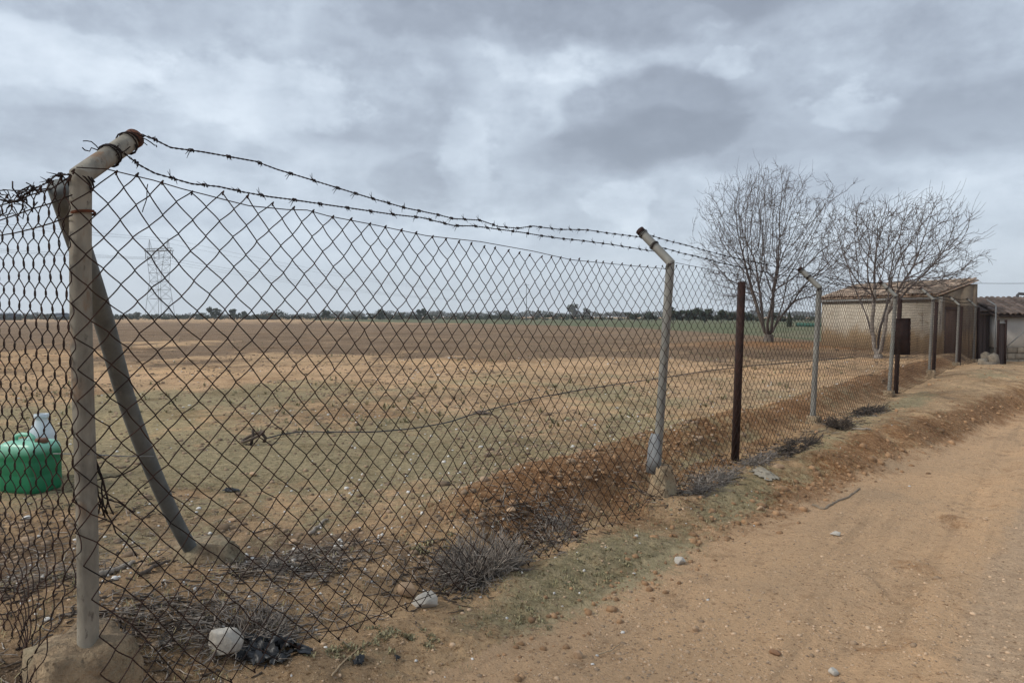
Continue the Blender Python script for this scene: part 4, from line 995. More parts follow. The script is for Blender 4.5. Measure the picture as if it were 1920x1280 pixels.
crumple('plastic_scrap', 745, 1235, .03, .03, .01, M['black'], 'tiny black scrap right of the straw stem', 6, 'scrap', 10)
crumple('plastic_scrap', 432, 921, .13, .12, .03, M['black'], 'black scrap highest in the field beyond the bowed pipe', 7, 'scrap', 16)
crumple('plastic_scrap', 382, 1012, .14, .1, .03, M['black'], 'black scrap just right of the lower end of the bowed pipe', 8, 'scrap', 16)
crumple('plaster_scrap', 1432, 888, .34, .22, .014, M['scrap'], 'crumpled pale grey scrap on the verge beside the slab', 9, 'scrap', 18)
# sticks
def stick(name, pts, r, m_, label, cat='stick', lift=.012):
    P = np.array([g(*q) for q in pts]); P[:, 2] += lift; b = MB(); n = len(P); k = np.linspace(0, n - 1, n * 5)
    Q = np.stack([np.interp(k, range(n), P[:, a]) for a in range(3)], 1); Q[1:-1] = .25 * Q[:-2] + .5 * Q[1:-1] + .25 * Q[2:]
    Q += np.random.default_rng(len(label)).normal(0, r * .25, Q.shape)
    c = Q[0].copy(); rr = np.linspace(r, r * .6, len(Q)); b.tube(Q - c, rr, 8); o = b.build(name, m_, None, True, c); return tag(o, label, cat)
stick('stick', [(172, 1084), (205, 1078), (235, 1066), (252, 1055)], .017, M['driftwood'], 'bleached grey stick lying right of the corner post foot')
stick('stick', [(581, 1003), (596, 990), (612, 975)], .015, M['driftwood'], 'short grey stick beside the rounded tan stone')
stick('stick', [(474, 1003), (500, 995), (520, 988)], .007, M['litter'], 'thin dark twig left of the short grey stick')
stick('straw_stem', [(622, 1268), (640, 1245), (662, 1226), (690, 1203)], .0042, M['straw'], 'long straw coloured stem on sand in the foreground', 'stem', .004)
stick('stick', [(1598, 806), (1615, 806), (1632, 806)], .018, M['driftwood'], 'short dark grey stick on the far verge grass')
stick('root', [(1522, 947), (1545, 955), (1562, 944), (1590, 932), (1612, 917)], .013, M['root'], 'exposed grey root along the edge of the track bank', 'root', .006)
stick('stick', [(1485, 900), (1490, 917)], .004, M['straw'], 'thin pale stalk on the grass below the flat slab')
stick('stick', [(1123, 1230), (1145, 1224), (1163, 1210)], .004, M['straw'], 'thin curved pale twig on the near verge')
stick('stick', [(263, 1080), (290, 1066), (318, 1055)], .011, M['litter'], 'dark split twig bundle between corner post and bowed pipe foot')
# field cable with loop
pts = [(500, 826), (530, 818), (566, 813), (620, 814), (700, 814), (770, 808), (840, 796), (880, 782), (930, 768), (1000, 750), (1080, 735), (1160, 722), (1240, 711), (1320, 698), (1400, 688), (1500, 680), (1600, 671)]
P = np.array([g(*q) for q in pts]); P[:, 2] += .03; c = P[0].copy(); k = np.linspace(0, len(P) - 1, 120)
Q = np.stack([np.interp(k, range(len(P)), P[:, a]) for a in range(3)], 1)
for _ in range(3): Q[1:-1] = .25 * Q[:-2] + .5 * Q[1:-1] + .25 * Q[2:]
b = MB(); b.tube(Q - c, np.interp(np.linalg.norm(Q, axis=1), [8, 30], [.008, .017]), 6)
cb = b.build('field_cable', M['cable'], None, True, c); tag(cb, 'thin dark cable lying across the bare field behind the fence', 'cable')
p = g(474, 832); b = MB(); a = np.linspace(0, 2 * math.pi, 22)
b.tube(np.stack([.125 * np.cos(a), .09 * np.sin(a), .085 + .055 * np.sin(a + 1.2)], 1), .017, 7)
b.tube(np.array([[.0, -.06, .0], [.01, -.02, .09], [.0, .02, .17]]), .017, 7); b.tube(np.array([[.11, 0, .12], [.15, 0, .07], [.13, 0, .02]]), .02, 7)
o = b.build('cable_loop', M['litter'], None, True, p); tag(o, 'dark ring with a crossbar lying at the end of the field cable', 'ring')
crumple('cable_knot', 905, 776, .28, .16, .06, M['litter'], 'dark tangle caught on the field cable', 12, 'tangle', 14)

# ------------------------------------------------------------------ jerrycan and bottle
jb = g(58, 925); jb[1] += .15; jb[0] -= .10; jb[2] = HS(jb[0], jb[1]) - .015
jz = jb[1]; k_ = jz / F
jug = empty('jerrycan', jb, R(-12), 'green plastic jerrycan standing on the field behind the side fence', 'jerrycan')
def rrect(w_, d_, r_, z, n=6):
    out = []
    for cx, cy, a0 in ((w_ / 2 - r_, d_ / 2 - r_, 0), (-w_ / 2 + r_, d_ / 2 - r_, 90), (-w_ / 2 + r_, -d_ / 2 + r_, 180), (w_ / 2 - r_, -d_ / 2 + r_, 270)):
        for i in range(n): a = R(a0 + 90 * i / (n - 1)); out.append((cx + r_ * math.cos(a), cy + r_ * math.sin(a), z))
    return np.array(out)
JW, JD, JH = .43, .32, .45
b = MB(); rings = []
for z, s_ in ((0, .90), (.02, .97), (.05, 1.0), (.15, 1.0), (.16, .992), (.165, 1.0), (.27, 1.0), (.28, .992), (.285, 1.0), (.36, .995), (.39, .97), (.415, .90), (.43, .8), (.436, .70)):
    rings.append(rrect(JW * s_, JD * s_, .085 * s_, z))
b.loft(rings); b.build('body', M['green'], jug, True)
b = MB(); b.tube(np.array([[-.15, 0, .425], [-.14, 0, .47], [-.09, 0, .485], [.0, 0, .485], [.035, 0, .465], [.045, 0, .43]]), .018, 10); b.build('handle', M['green'], jug, True)
b = MB(); a = np.linspace(0, 2 * math.pi, 21)[:-1]
b.loft([np.stack([.14 + r_ * np.cos(a), -.02 + r_ * np.sin(a), np.full(20, z)], 1) for r_, z in ((.05, .425), (.05, .455), (.046, .462), (.02, .464))]); b.build('cap', M['cap'], jug, True)
bl = empty('bottle', (jb[0] - .12, jb[1] + .34, HS(jb[0] - .12, jb[1] + .34) - .01), .4, 'clear plastic bottle without cap behind the green jerrycan', 'bottle')
b = MB(); hB = .60
prof = [(.10, 0), (.118, .02), (.12, .12), (.114, .13), (.12, .14), (.12, .26), (.114, .27), (.12, .28), (.12, .40), (.112, .43), (.10, .455), (.075, .50), (.055, .53), (.050, .545), (.049, .56), (.058, .565), (.062, .572), (.062, .60), (.05, .602), (.046, .59), (.044, .56)]
b.loft([np.stack([r_ * np.cos(a) * (1 if r_ < .08 else .96), r_ * np.sin(a), np.full(20, z)], 1) for r_, z in prof], cap=False); b.build('body', M['clear'], bl, True)

# ------------------------------------------------------------------ dry bush and brush heaps along the fence
def bush_dry(px, py, w_, d_, h_, n, seed, label, m_, r_=.0032, flat_=.5):
    p = g(px, py); r2 = np.random.default_rng(seed); A, B_, RR = [], [], []
    dirs_u = UU[:2]; dirs_n = INN[:2]
    for i in range(n):
        a = r2.uniform(0, 2 * math.pi); rr = math.sqrt(r2.uniform(0, 1)); base = np.array([math.cos(a) * rr * .55, math.sin(a) * rr * .55, 0])
        el_ = r2.uniform(.1, 1.25); hd = a + r2.normal(0, .9)
        d = np.array([math.cos(hd) * math.cos(el_), math.sin(hd) * math.cos(el_), math.sin(el_) * 1.1]); q = base; ln = r2.uniform(.35, .85); m = 6
        curl = r2.normal(0, .35, 3)
        pts = [q]
        for j in range(m):
            d = d + curl * .22 + r2.normal(0, .12, 3) + np.array([0, 0, -.10]); d /= np.linalg.norm(d); q = q + d * ln / m; q = np.array([q[0], q[1], max(q[2], .01)]); pts.append(q)
            if r2.uniform() < .35:
                e_ = q + (d + r2.normal(0, .7, 3)) * .12; e_[2] = max(e_[2], .005); A.append(q); B_.append(e_); RR.append(r_ * .6)
        for j in range(m): A.append(pts[j]); B_.append(pts[j + 1]); RR.append(r_ * (1 - .5 * j / m))
    tr_ = lambda v: (v[:, :1] * w_ / 2) * UU + (v[:, 1:2] * d_ / 2) * INN + v[:, 2:] * h_ * ZZ
    A = tr_(np.array(A)); B_ = tr_(np.array(B_))
    for Z in (A, B_): Z[:, 2] += H(Z[:, 0] + p[0], Z[:, 1] + p[1]) - p[2]
    b = MB(); b.segs(A, B_, np.array(RR), np.array(RR) * .75, 4); o = b.build('dry_bush', m_, None, False, p); return tag(o, label, 'bush', 'dry brush along the fence')
bush_dry(905, 1075, .76, .42, .31, 620, 2, 'big grey dry bush tangled under the mesh beside the pale rocks', M['twig'], .0036)
bush_dry(1335, 905, 1.2, .34, .15, 240, 3, 'brush heap right of the second post concrete foot', M['twig'], .004)
bush_dry(1500, 832, 1.3, .36, .11, 170, 4, 'dark brush heap left of the third post', M['litter'], .006)
bush_dry(1572, 800, .8, .4, .22, 150, 5, 'dark brush heap just right of the third post', M['litter'], .006)
bush_dry(1632, 772, 2.0, .4, .12, 190, 6, 'farthest dark brush heap by the fourth post', M['litter'], .007)
bush_dry(470, 1190, .6, .34, .18, 150, 7, 'dead twigs over the black plastic bag', M['twig'], .0035)
bush_dry(1050, 1000, .6, .3, .10, 90, 8, 'low dry twigs right of the big dry bush', M['twig'], .0032)
bush_dry(1420, 868, .8, .3, .14, 110, 11, 'low brush at the foot of the dark steel post', M['twig'], .004)

# ------------------------------------------------------------------ scattered stuff
def scatter(n, seed, rmin, rmax, amin=-46, amax=46):
    r2 = np.random.default_rng(seed); r = np.exp(r2.uniform(math.log(rmin), math.log(rmax), n)); a = np.radians(r2.uniform(amin, amax, n))
    return r * np.sin(a), r * np.cos(a), r2
def stones(name, x, y, size, m_, seed, label, cat, flat_=.65, lift=.15, V=ICO_V, Fc=ICO_F):
    r2 = np.random.default_rng(seed); n = len(x); z = H(x, y)
    sc = size[:, None] * np.stack([r2.uniform(.7, 1.3, n), r2.uniform(.7, 1.3, n), r2.uniform(.45, .9, n) * flat_ / .65], 1)
    an = r2.uniform(0, 6.28, n); v = V[None] * (1 + r2.uniform(-.22, .22, (n, len(V), 1))) * sc[:, None, :]
    c, s_ = np.cos(an)[:, None], np.sin(an)[:, None]
    vx = v[..., 0] * c - v[..., 1] * s_; vy = v[..., 0] * s_ + v[..., 1] * c
    v = np.stack([vx + x[:, None], vy + y[:, None], v[..., 2] + z[:, None] + lift * size[:, None]], -1)
    f = (Fc[None] + (np.arange(n) * len(V))[:, None, None]).reshape(-1, 3)
    b = MB(); b.raw(v.reshape(-1, 3), f); o = b.build(name, m_); return tag(o, label, cat, kind='stuff')
x, y, r2 = scatter(42000, 101, 2.0, 16); s, t = st(x, y); e = edge(s)
den = np.where(t > e, .45 + .55 * (fbm(x * 1.4, y * 1.4, 3, 8) > .52), np.where(t > T0, .3, .16)); keep = r2.uniform(0, 1, len(x)) < den
x, y = x[keep], y[keep]; stones('gravel', x, y, np.random.default_rng(5).gamma(2.0, .0019, len(x)) + .0016, M['gravel'], 6, 'fine loose grit scattered over the track and verge', 'gravel', .6, .0)
x, y, r2 = scatter(16000, 102, 3.0, 20); s, t = st(x, y); e = edge(s)
w1 = np.exp(-((t + 3.2) / .4) ** 2) * sstep(2.6, 4, s) + .9 * np.exp(-((t - e - .05) / .16) ** 2) * sstep(2, 4, s); keep = r2.uniform(0, 1, len(x)) < w1
x, y = x[keep], y[keep]; stones('soil_clods', x, y, np.random.default_rng(15).gamma(2.0, .0042, len(x)) + .004, M['clod'], 16, 'reddish clods of soil along the bank and behind the fence', 'soil', .75, .1)
x, y, r2 = scatter(14000, 106, 4.5, 24, 0, 46); s, t = st(x, y); e = edge(s); keep = r2.uniform(0, 1, len(x)) < (.75 * np.exp(-((t - e + .10) / .20) ** 2) + .10 * (t > T0) * (t < e)) * sstep(4, 7, s)
x, y = x[keep], y[keep]; stones('bank_clods', x, y, (np.random.default_rng(55).gamma(1.8, .0055, len(x)) + .004) * (1 + .03 * np.hypot(x, y)), M['clod'], 56, 'crumbled reddish earth along the broken edge of the track bank', 'soil', .8, .0)
x, y, r2 = scatter(26000, 104, 4.0, 34, -44, 34); s, t = st(x, y); keep = (t < T0 - .3) & (r2.uniform(0, 1, len(x)) < .15 + .85 * sstep(.45, .6, fbm(x * .8, y * .5, 4, 92)))
x, y = x[keep], y[keep]; stones('field_clods', x, y, (np.random.default_rng(35).gamma(2.0, .0035, len(x)) + .004) * (1 + np.hypot(x, y) * .05), M['fclod'], 36, 'brown crumbs of dry earth over the bare field', 'soil', .6, .05)
x, y, r2 = scatter(9000, 103, 2.2, 12, -40, 30); s, t = st(x, y); cl = fbm(x * 1.1, y * 1.1, 3, 90)
den = np.where(t < T0, .10 * sstep(.42, .62, cl) + .5 * np.exp(-((x + 1.25) ** 2 + (y - 4.25) ** 2) / .22) + .22 * np.exp(-((x + 2.4) ** 2 + (y - 4.0) ** 2) / 1.2), np.where(t < edge(s), .05, .004)); keep = r2.uniform(0, 1, len(x)) < den
x, y = x[keep], y[keep]; stones('white_pebbles', x, y, np.random.default_rng(25).gamma(3.0, .0016, len(x)) + .0025, M['shell'], 26, 'small white snail shells and pebbles strewn over the soil', 'pebbles', .8, .25, *S1)
def twigs(name, x, y, ln, r_, m_, seed, label, cat, up=.25):
    r2 = np.random.default_rng(seed); n = len(x); hd = r2.uniform(0, 6.28, n); d = np.stack([np.cos(hd), np.sin(hd), r2.uniform(-.05, up, n)], 1)
    p = np.stack([x, y, H(x, y) + .006], 1); A, B_, RR = [], [], []
    for j in range(3):
        d = d + r2.normal(0, .28, (n, 3)); d[:, 2] *= .5; d /= np.linalg.norm(d, axis=1, keepdims=True); q = p + d * ln[:, None] / 3; q[:, 2] = np.maximum(q[:, 2], H(q[:, 0], q[:, 1]) + .004)
        A.append(p); B_.append(q); RR.append(r_ * (1 - .2 * j)); p = q
    b = MB(); b.segs(np.concatenate(A), np.concatenate(B_), np.concatenate(RR), None, 4); o = b.build(name, m_); return tag(o, label, cat, kind='stuff')
def cluster(cs, seed):
    r2 = np.random.default_rng(seed); X, Y = [], []
    for px, py, n, sx, sy in cs:
        p = g(px, py); k = r2.normal(0, 1, (n, 2)); q = p[:2] + k[:, :1] * U * sx + k[:, 1:] * N * sy; X.append(q[:, 0]); Y.append(q[:, 1])
    return np.concatenate(X), np.concatenate(Y)
x, y = cluster([(560, 1050, 420, .22, .16), (300, 1160, 420, .24, .14), (60, 1080, 420, .34, .30), (150, 1010, 150, .5, .4), (1000, 985, 260, .34, .14), (1300, 900, 240, .6, .14), (1450, 850, 200, .7, .12), (1590, 790, 200, 1.0, .15), (560, 1180, 120, .3, .1), (800, 1060, 120, .3, .1), (520, 1100, 150, .3, .2)], 201)
r2 = np.random.default_rng(202); n = len(x); twigs('twig_litter', x, y, r2.gamma(3, .019, n) + .025, r2.uniform(.0014, .0036, n), M['twig'], 203, 'grey dead twigs littering the ground along the fence', 'twigs')
x, y = cluster([(560, 1055, 380, .22, .15), (300, 1170, 330, .24, .13), (60, 1100, 330, .34, .28), (1000, 990, 260, .34, .14), (1300, 905, 240, .6, .14), (1450, 850, 200, .7, .12), (1600, 785, 200, 1.0, .15), (130, 960, 160, .6, .5), (860, 1080, 200, .24, .12)], 204)
r2 = np.random.default_rng(205); n = len(x); twigs('dark_litter', x, y, r2.gamma(2.5, .02, n) + .015, r2.uniform(.002, .006, n), M['litter'], 206, 'dark rotting plant litter under the fence', 'litter', .1)
def tufts(name, x, y, hgt, m_, seed, label, cat, nb=5, wd=.004):
    r2 = np.random.default_rng(seed); n = len(x); z = H(x, y); V, Fc = [], []
    for j in range(nb):
        a = r2.uniform(0, 6.28, n); ln = hgt * r2.uniform(.5, 1.2, n); ox = r2.normal(0, .012, n); oy = r2.normal(0, .012, n); tilt = r2.uniform(.3, 1.3, n)
        bx, by = x + ox, y + oy; px_ = -np.sin(a) * wd; py_ = np.cos(a) * wd
        tx = bx + np.cos(a) * ln * np.sin(tilt); ty_ = by + np.sin(a) * ln * np.sin(tilt); tz_ = z + ln * np.cos(tilt)
        mx_ = .5 * (bx + tx); my_ = .5 * (by + ty_); mz_ = .42 * z + .58 * (tz_) + .002
        V.append(np.stack([np.stack([bx - px_ * .5, by - py_ * .5, z - .004], 1), np.stack([bx + px_ * .5, by + py_ * .5, z - .004], 1), np.stack([mx_ + px_, my_ + py_, mz_], 1), np.stack([tx, ty_, tz_], 1), np.stack([mx_ - px_, my_ - py_, mz_], 1)], 1))
    V = np.concatenate(V); k = len(V); f = np.array([[0, 1, 2, 4]])[None] + (np.arange(k) * 5)[:, None, None]; f2 = np.array([[4, 2, 3]])[None] + (np.arange(k) * 5)[:, None, None]
    b = MB(); b.raw(V.reshape(-1, 3), f.reshape(-1, 4)); b.f.append(f2.reshape(-1, 3)); b.m.append(np.zeros(k, int)); o = b.build(name, m_); return tag(o, label, cat, kind='stuff')
x, y, r2 = scatter(15000, 301, 3.2, 22); s, t = st(x, y); cl = fbm(x * 1.6, y * 1.6, 3, 95)
den = (t > T0 - .15) * (t < edge(s) - .1) * sstep(.44, .58, cl) * sstep(2.0, 3.6, s) + .10 * (t < T0) * sstep(.5, .64, cl) * sstep(4, 7, y); keep = r2.uniform(0, 1, len(x)) < den
tufts('low_weeds', x[keep], y[keep], r2.uniform(.008, .026, keep.sum()), M['weed'], 302, 'low green weeds and moss on the verge beside the fence', 'weeds', 5, .0035)
x, y, r2 = scatter(26000, 303, 3.0, 30); s, t = st(x, y)
den = (t > T0 - .2) * (t < edge(s) + .05) * .5 * sstep(2.2, 4, s) + .22 * (t < T0) * (fbm(x * .5, y * .3, 3, 93) > .45); keep = r2.uniform(0, 1, len(x)) < den
tufts('dry_grass', x[keep], y[keep], r2.uniform(.015, .055, keep.sum()), M['drygrass'], 304, 'short dry grass blades on the verge and field', 'grass', 4, .0018)
x, y = cluster([(720, 1195, 14, .05, .05), (800, 1195, 8, .04, .04), (770, 1190, 5, .03, .03), (640, 1225, 16, .07, .04), (780, 1028, 16, .06, .04), (845, 1020, 10, .06, .04), (1000, 1160, 8, .1, .05), (1150, 1060, 24, .25, .08)], 305)
r2 = np.random.default_rng(306); tufts('leafy_weeds', x, y, r2.uniform(.012, .026, len(x)), M['weed'], 307, 'little leafy green weeds on the sand before the fence', 'weeds', 12, .005)

x, y, r2 = scatter(2600, 311, 9, 60, -40, 30); s, t = st(x, y); keep = (t < -4.5) & (fbm(x * .25, y * .15, 3, 98) > .5) & (r2.uniform(0, 1, len(x)) < .5)
tufts('field_weeds', x[keep], y[keep], r2.uniform(.03, .11, keep.sum()), M['weed'], 312, 'scattered small weeds standing in the bare field', 'weeds', 9, .010)
x, y, r2 = scatter(2600, 105, 6.0, 26, -40, 30); s, t = st(x, y); keep = (t < T0 - .5) & (r2.uniform(0, 1, len(x)) < .12 + .5 * (fbm(x * .5, y * .4, 3, 99) > .5))
x, y = x[keep], y[keep]; stones('field_pebbles', x, y, (np.random.default_rng(45).gamma(2.0, .0026, len(x)) + .003) * (1 + np.hypot(x, y) * .04), M['shell'], 46, 'pale pebbles flecking the bare field', 'pebbles', .7, .1)
# ------------------------------------------------------------------ far treeline
def foliage(b, c, w_, d_, h_, n, seed, leaf):
    r2 = np.random.default_rng(seed); k = 9; cc = r2.uniform(-1, 1, (k, 3)) * np.array([w_ * .36, d_ * .36, h_ * .30]); cc[:, 2] += h_ * .56; rad = r2.uniform(.22, .42, k)
    i = r2.integers(0, k, n); v = r2.normal(0, 1, (n, 3)); v /= np.linalg.norm(v, axis=1, keepdims=True); rr = r2.uniform(.35, 1, n) ** .5
    p = cc[i] + v * (rr * rad[i])[:, None] * np.array([w_ * .62, d_ * .62, h_ * .62]); p[:, 2] = np.clip(p[:, 2], .02 * h_, h_)
    a = r2.normal(0, 1, (n, 3)); a /= np.linalg.norm(a, axis=1, keepdims=True); q = np.cross(a, v); q /= np.maximum(np.linalg.norm(q, axis=1, keepdims=True), 1e-6)
    L_ = leaf * r2.uniform(.5, 1.4, n)[:, None]
    V = np.stack([p - a * L_, p + q * L_ * .6, p + a * L_, p - q * L_ * .6], 1) + np.asarray(c)
    return b.raw(V.reshape(-1, 3), (np.arange(n * 4).reshape(n, 4)))
def fartree(px, base_y, w_px, h_px, y, seed, label, m_='leaf', name='far_tree', n=420, col=False):
    p = at(px, base_y, y); p[2] = HS(p[0], p[1]) - .1; w_, h_ = w_px / F * y, h_px / F * y
    T = empty(name, p, 0, label, 'tree', 'trees of the far treeline'); b = MB(); foliage(b, (0, 0, h_ * .12), w_, w_ * .8, h_ * .9, n, seed, max(.09 * h_, .12)); b.build('crown', M[m_], T)
    b = MB(); b.tube(np.array([[0, 0, -.1], [.02 * h_, 0, h_ * .35], [0, 0, h_ * .7]]), [h_ * .035, h_ * .03, h_ * .012], 6); b.build('trunk', M['bark'], T)
far = [(258, 12, 12, 300, 'small round tree on the horizon just left of the pylon', 'leaf2'), (374, 14, 10, 310, 'small pale tree on the horizon right of the pylon', 'leaf2'),
       (402, 30, 19, 285, 'broad dark tree, biggest of the three standing right of the pylon', 'leaf'), (436, 17, 16, 285, 'middle one of the three dark trees right of the pylon', 'leaf'), (455, 14, 13, 285, 'rightmost of the three dark trees right of the pylon', 'leaf'),
       (512, 46, 15, 270, 'long dark shrub mass in front of the reddish far house', 'leaf'), (610, 18, 16, 270, 'dark upright tree standing alone on the treeline between reddish house and crop', 'leaf'),
       (717, 20, 16, 260, 'dark bushy tree where the green crop begins on the treeline', 'leaf'), (790, 18, 17, 260, 'dark tree right of the crop edge on the treeline', 'leaf'), (752, 22, 11, 300, 'low pale tree between two dark ones on the treeline', 'leaf2'),
       (1076, 22, 20, 480, 'hazy tall tree far behind the crop left of the second post', 'leaf2'), (1100, 16, 14, 460, 'hazy lower tree beside the tall hazy tree', 'leaf2'), (948, 14, 12, 480, 'hazy small tree far behind the middle of the crop', 'leaf2'), (1012, 12, 11, 500, 'hazy tree left of the tall hazy tree', 'leaf2')]
for i, (px, w_, h_, y, lb, m_) in enumerate(far): fartree(px, 597, w_, h_ * 1.25, y, 500 + i, lb, m_)
for i, (px, w_, h_, y, lb) in enumerate([(1262, 44, 26, 150, 'leftmost dark bush of the hedge right of the second post'), (1292, 40, 24, 150, 'second dark bush of the hedge beyond the crop'), (1322, 40, 28, 148, 'third and tallest dark bush of the hedge beyond the crop'),
                        (1352, 38, 24, 146, 'fourth dark bush of the hedge left of the steel post'), (1384, 34, 20, 146, 'fifth dark bush of the hedge behind the steel post'), (1412, 34, 19, 146, 'sixth dark bush of the hedge behind the big bare tree'), (1456, 34, 18, 150, 'seventh dark bush of the hedge right of the bare trunk'), (1190, 34, 16, 190, 'lower dark bush at the left end of the hedge'), (1222, 30, 19, 180, 'dark bush just left of the second post at the hedge')]):
    fartree(px, 604, w_, h_ * 1.1, y, 540 + i, lb, 'leaf', 'hedge_bush', 650)
# cypress
p = at(1480, 612, 95); p[2] = HS(p[0], p[1]) - .05; T = empty('cypress', p, 0, 'slim dark cypress between the big bare tree and the shed', 'tree'); b = MB(); hC = 28 / F * 95
r2 = np.random.default_rng(8); n = 900; f = r2.uniform(0, 1, n) ** .8; rr = .24 * hC * (1 - f) ** .7 * r2.uniform(.5, 1, n); a = r2.uniform(0, 6.28, n); q = np.stack([rr * np.cos(a), rr * np.sin(a), .1 + f * hC], 1); d = np.stack([.3 * np.cos(a), .3 * np.sin(a), np.ones(n)], 1) * .12; e_ = np.stack([-np.sin(a), np.cos(a), 0 * a], 1) * .05
b.raw(np.stack([q - d, q + e_, q + d, q - e_], 1).reshape(-1, 3), np.arange(n * 4).reshape(n, 4)); b.build('crown', M['leaf'], T)
b = MB(); b.tube(np.array([[0, 0, -.2], [0, 0, hC * .8]]), [.1, .04], 6); b.build('trunk', M['bark'], T)
# green netting strip and hedgerow masses
p0, p1 = at(1492, 606, 100), at(1540, 606, 96); b = MB(); z = HS(p0[0], p0[1]); d = p1 - p0; d[2] = 0; ln = np.linalg.norm(d); d /= ln
b.box((ln / 2 * d[0], ln / 2 * d[1], .28), (ln, .05, .5), (d, np.cross(ZZ, d), ZZ)); 
nf = empty('net_fence', (p0[0], p0[1], z), 0, 'bright green netting strip in the crop left of the shed', 'netting'); b.build('net', M['greennet'], nf)
for k in np.linspace(0, ln, 5): b = MB(); b.tube(np.array([[k * d[0], k * d[1], -.1], [k * d[0], k * d[1], .8]]), .03, 5); b.build('stake', M['cable'], nf)
def hedgerow(name, x0, x1, y0, y1, hpx, seed, label, m_, n=110, base=598):
    b = MB(); r2 = np.random.default_rng(seed)
    for i in range(n):
        f = (i + r2.uniform(0, 1)) / n; px = x0 + (x1 - x0) * f; y = y0 + (y1 - y0) * f + r2.uniform(-8, 8); p = at(px, base, y); p[2] = HS(p[0], p[1]) - .1; h_ = hpx / F * y * r2.uniform(.6, 1.25)
        foliage(b, p, h_ * r2.uniform(1.8, 3.6), h_ * 1.5, h_, 90, seed * 100 + i, h_ * .16)
    o = b.build(name, m_); return tag(o, label, 'hedgerow', kind='stuff')
hedgerow('hedgerow', -140, 520, 300, 285, 10, 61, 'low dark scrub line along the horizon on the left', M['leaf'], 110)
hedgerow('hedgerow', 470, 960, 275, 265, 9, 62, 'low dark scrub line along the horizon in the middle', M['leaf'], 90)
hedgerow('hedgerow', 900, 1560, 265, 200, 9, 63, 'low dark scrub behind the green crop', M['leaf'], 90)
hedgerow('distant_trees', -150, 2100, 620, 560, 9, 64, 'hazy distant tree belt on the horizon', M['leaf2'], 200)
hedgerow('distant_trees', 600, 1700, 880, 800, 11, 65, 'faintest distant tree belt beyond the crop', M['leaf2'], 150)
# far buildings on the horizon
for px, w_, h_, y, lb, m_, nm in ((14, 30, 12, 300, 'dark flat shed at the far left end of the horizon', 'shed', 'far_shed'), (34, 9, 11, 300, 'small dark hut second from the left on the horizon', 'shed', 'far_shed'), (116, 20, 12, 295, 'bluish dark van-like hut on the horizon left of the corner post', 'shed', 'far_shed'), (504, 26, 9, 300, 'reddish far house behind the dark shrub mass', 'brickred', 'far_house')):
    p = at(px, 595, y); p[2] = HS(p[0], p[1]) - .1; W_, H_ = w_ / F * y, h_ * 1.15 / F * y; T = empty(nm, p, 0, lb, 'building'); b = MB(); b.box((0, 0, H_ * .42), (W_, W_ * .6, H_ * .84)); b.build('wall', M[m_], T)
    b = MB(); o_ = W_ * .54; q_ = W_ * .33; z1 = H_ * .845
    b.raw([(-o_, -q_, z1), (o_, -q_, z1), (o_, q_, z1), (-o_, q_, z1), (-o_ * .95, 0, H_), (o_ * .95, 0, H_)], [(0, 1, 5, 4), (2, 3, 4, 5), (1, 2, 5), (3, 0, 4), (3, 2, 1, 0)]); b.build('roof', M['brickred' if m_ == 'brickred' else 'shed'], T)
    b = MB(); b.box((W_ * .15, -W_ * .3 - .03, H_ * .3), (W_ * .12, .05, H_ * .55)); b.build('door', M['cable'], T)

# ------------------------------------------------------------------ pylon and power lines
PY = 380.0; pb_ = at(300, 592, PY); zg = HS(pb_[0], PY)
pyl = empty('pylon', (pb_[0], PY, zg), R(-18), 'tall steel lattice electricity pylon standing far off in the field', 'pylon')
u_ = PY / F
def zpx(py): return CAM_H + (592 - py) * u_ - zg
lev = [(0, 5.6), (zpx(560), 4.6), (zpx(543), 4.1), (zpx(528), 3.7), (zpx(512), 4.2), (zpx(497), 4.9), (zpx(483), 5.5), (zpx(471), 6.0)]
b = MB(); br = MB()
cor = [(-1, -1), (1, -1), (1, 1), (-1, 1)]
for i in range(len(lev) - 1):
    (za, wa), (zb, wb) = lev[i], lev[i + 1]; da, db = wa * (.85 if i < 3 else .85 - .1 * (i - 2)), wb * (.85 if i + 1 < 3 else .85 - .1 * (i - 1))
    Pa = [np.array([sx * wa, sy * da, za]) for sx, sy in cor]; Pb = [np.array([sx * wb, sy * db, zb]) for sx, sy in cor]
    b.segs(Pa, Pb, .16, .14, 4)
    br.segs(Pa, [Pb[(k + 1) % 4] for k in range(4)], .065, .065, 4); br.segs([Pa[(k + 1) % 4] for k in range(4)], Pb, .065, .065, 4); br.segs(Pb, [Pb[(k + 1) % 4] for k in range(4)], .07, .07, 4)
b.build('leg_frame', M['pylon'], pyl); br.build('bracing', M['pylon'], pyl)
b = MB(); zt = lev[-1][0]; xs = np.linspace(-9.2, 9.2, 13)
for sy in (-1, 1):
    b.segs([(-9.2, sy * .9, zt)], [(9.2, sy * .9, zt)], .16, .16, 4); b.segs([(-8.4, sy * .6, zt + 1.3)], [(8.4, sy * .6, zt + 1.3)], .14, .14, 4)
    for k in range(12): b.segs([(xs[k], sy * .9, zt + (1.3 if k % 2 else 0))], [(xs[k + 1], sy * .9, zt + (0 if k % 2 else 1.3))], .08, .08, 4)
b.build('crossarm', M['pylon'], pyl)
for sx in (-1, 1):
    b = MB(); x0 = sx * 6.0
    for q in (-.8, .8): b.segs([(x0 + q, -.6, zt + 1.2), (x0 + q, .6, zt + 1.2)], [(x0 + sx * .2, 0, zt + 6.4)] * 2, .13, .09, 4)
    b.build('earth_peak', M['pylon'], pyl)
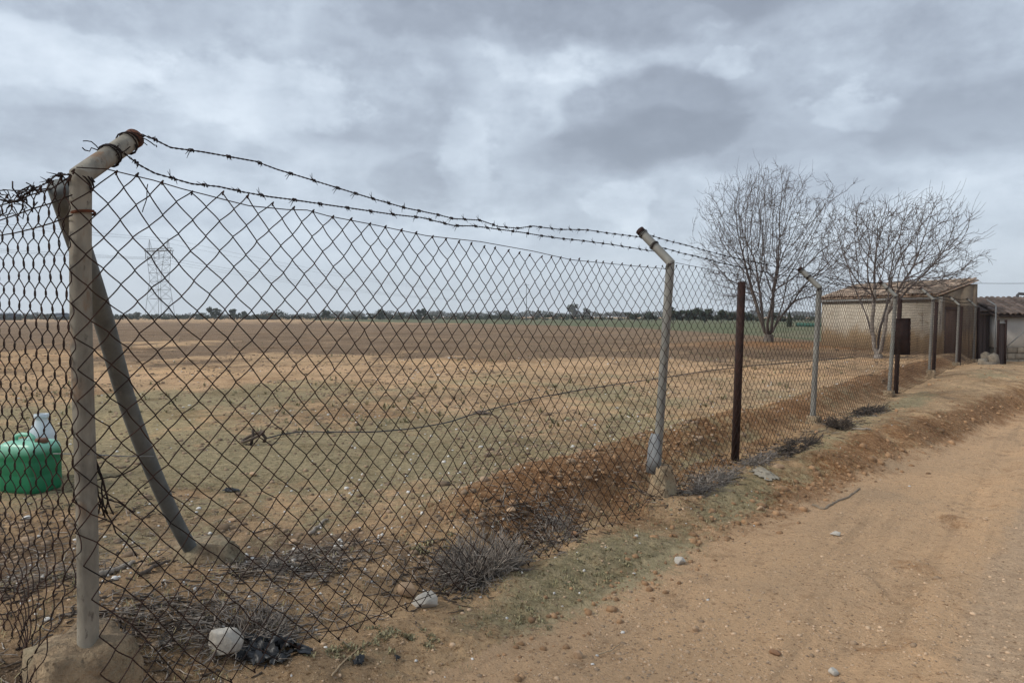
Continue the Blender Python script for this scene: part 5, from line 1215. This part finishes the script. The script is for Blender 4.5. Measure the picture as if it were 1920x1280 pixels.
for x0 in (-9.0, 0, 9.0):
    b = MB(); b.segs([(x0, 0, zt - .1)], [(x0, 0, zt - 4.2)], .14, .14, 5)
    for k in range(8): b.segs([(x0, 0, zt - .6 - .42 * k)], [(x0, 0, zt - .72 - .42 * k)], .26, .26, 6)
    b.build('insulator', M['cable'], pyl)
bpy.context.view_layer.update()
ca, sa = math.cos(R(-18)), math.sin(R(-18))
dirA = np.array([.277, .961, 0]); 
def pw(x, z): return np.array([pb_[0] + x * ca, PY + x * sa, zg + z])
names = {-9.0: 'left', 0: 'middle', 9.0: 'right'}
for i, (x0, z0_, lb) in enumerate(((-9.0, zt - 4.2, 'power line from the left end of the pylon arm'), (0, zt - 4.2, 'power line from the middle of the pylon arm'), (9.0, zt - 4.2, 'power line from the right end of the pylon arm'), (-6.2, zt + 6.4, 'thin earth wire over the left pylon peak'), (6.2, zt + 6.4, 'thin earth wire over the right pylon peak'))):
    A = pw(x0, z0_); b = MB()
    for sg, ln in ((1, 760), (-1, 330)):
        B = A + dirA * ln * sg; B[2] = A[2] - (2 if sg > 0 else 1); b.tube(sagline(A, B, 24, 11 if sg > 0 else 4, 0, 0) - A, .05, 4)
    o = b.build('power_line', M['cable'], None, False, A); tag(o, lb, 'cable', 'overhead power lines')
# thin far pole seen through the mesh
p = at(987, 598, 210); p[2] = HS(p[0], p[1]); zt_ = at(987, 532, 210)[2] - p[2]; b = MB(); b.tube(np.array([[0, 0, -.2], [0, 0, zt_]]), [.13, .08], 6); b.segs([(-.8, 0, zt_ - .4)], [(.8, 0, zt_ - .4)], .06, .06, 4)
o = b.build('utility_pole', M['pylon'], None, False, p); tag(o, 'thin lone utility pole on the horizon left of the second post', 'pole')
# wires over the white house
for yy, px0, py0, px1, py1, lb in ((60, 1760, 529, 2050, 527, 'upper overhead wire right of the shed roof'), (62, 1760, 566, 2050, 560, 'lower overhead wire right of the shed roof')):
    A, B = at(px0, py0, yy), at(px1, py1, yy); b = MB(); b.tube(sagline(A, B, 12, .15, 0, 0) - A, .018, 4); o = b.build('overhead_wire', M['cable'], None, False, A); tag(o, lb, 'cable', 'overhead wires at the house')

# ------------------------------------------------------------------ haze
hm = bpy.data.materials.new('haze_air'); hm.use_nodes = True; hm.node_tree.nodes.clear()
vo = hm.node_tree.nodes.new('ShaderNodeVolumePrincipled'); vo.inputs['Density'].default_value = .00036; vo.inputs['Color'].default_value = (.86, .90, .95, 1); vo.inputs['Anisotropy'].default_value = .2
ou = hm.node_tree.nodes.new('ShaderNodeOutputMaterial'); hm.node_tree.links.new(vo.outputs[0], ou.inputs['Volume'])
b = MB(); b.box((0, 0, 30), (2640, 2640, 64.4)); hzo = b.build('haze', hm); tag(hzo, 'thin pale haze over the plain', 'haze', kind='stuff')
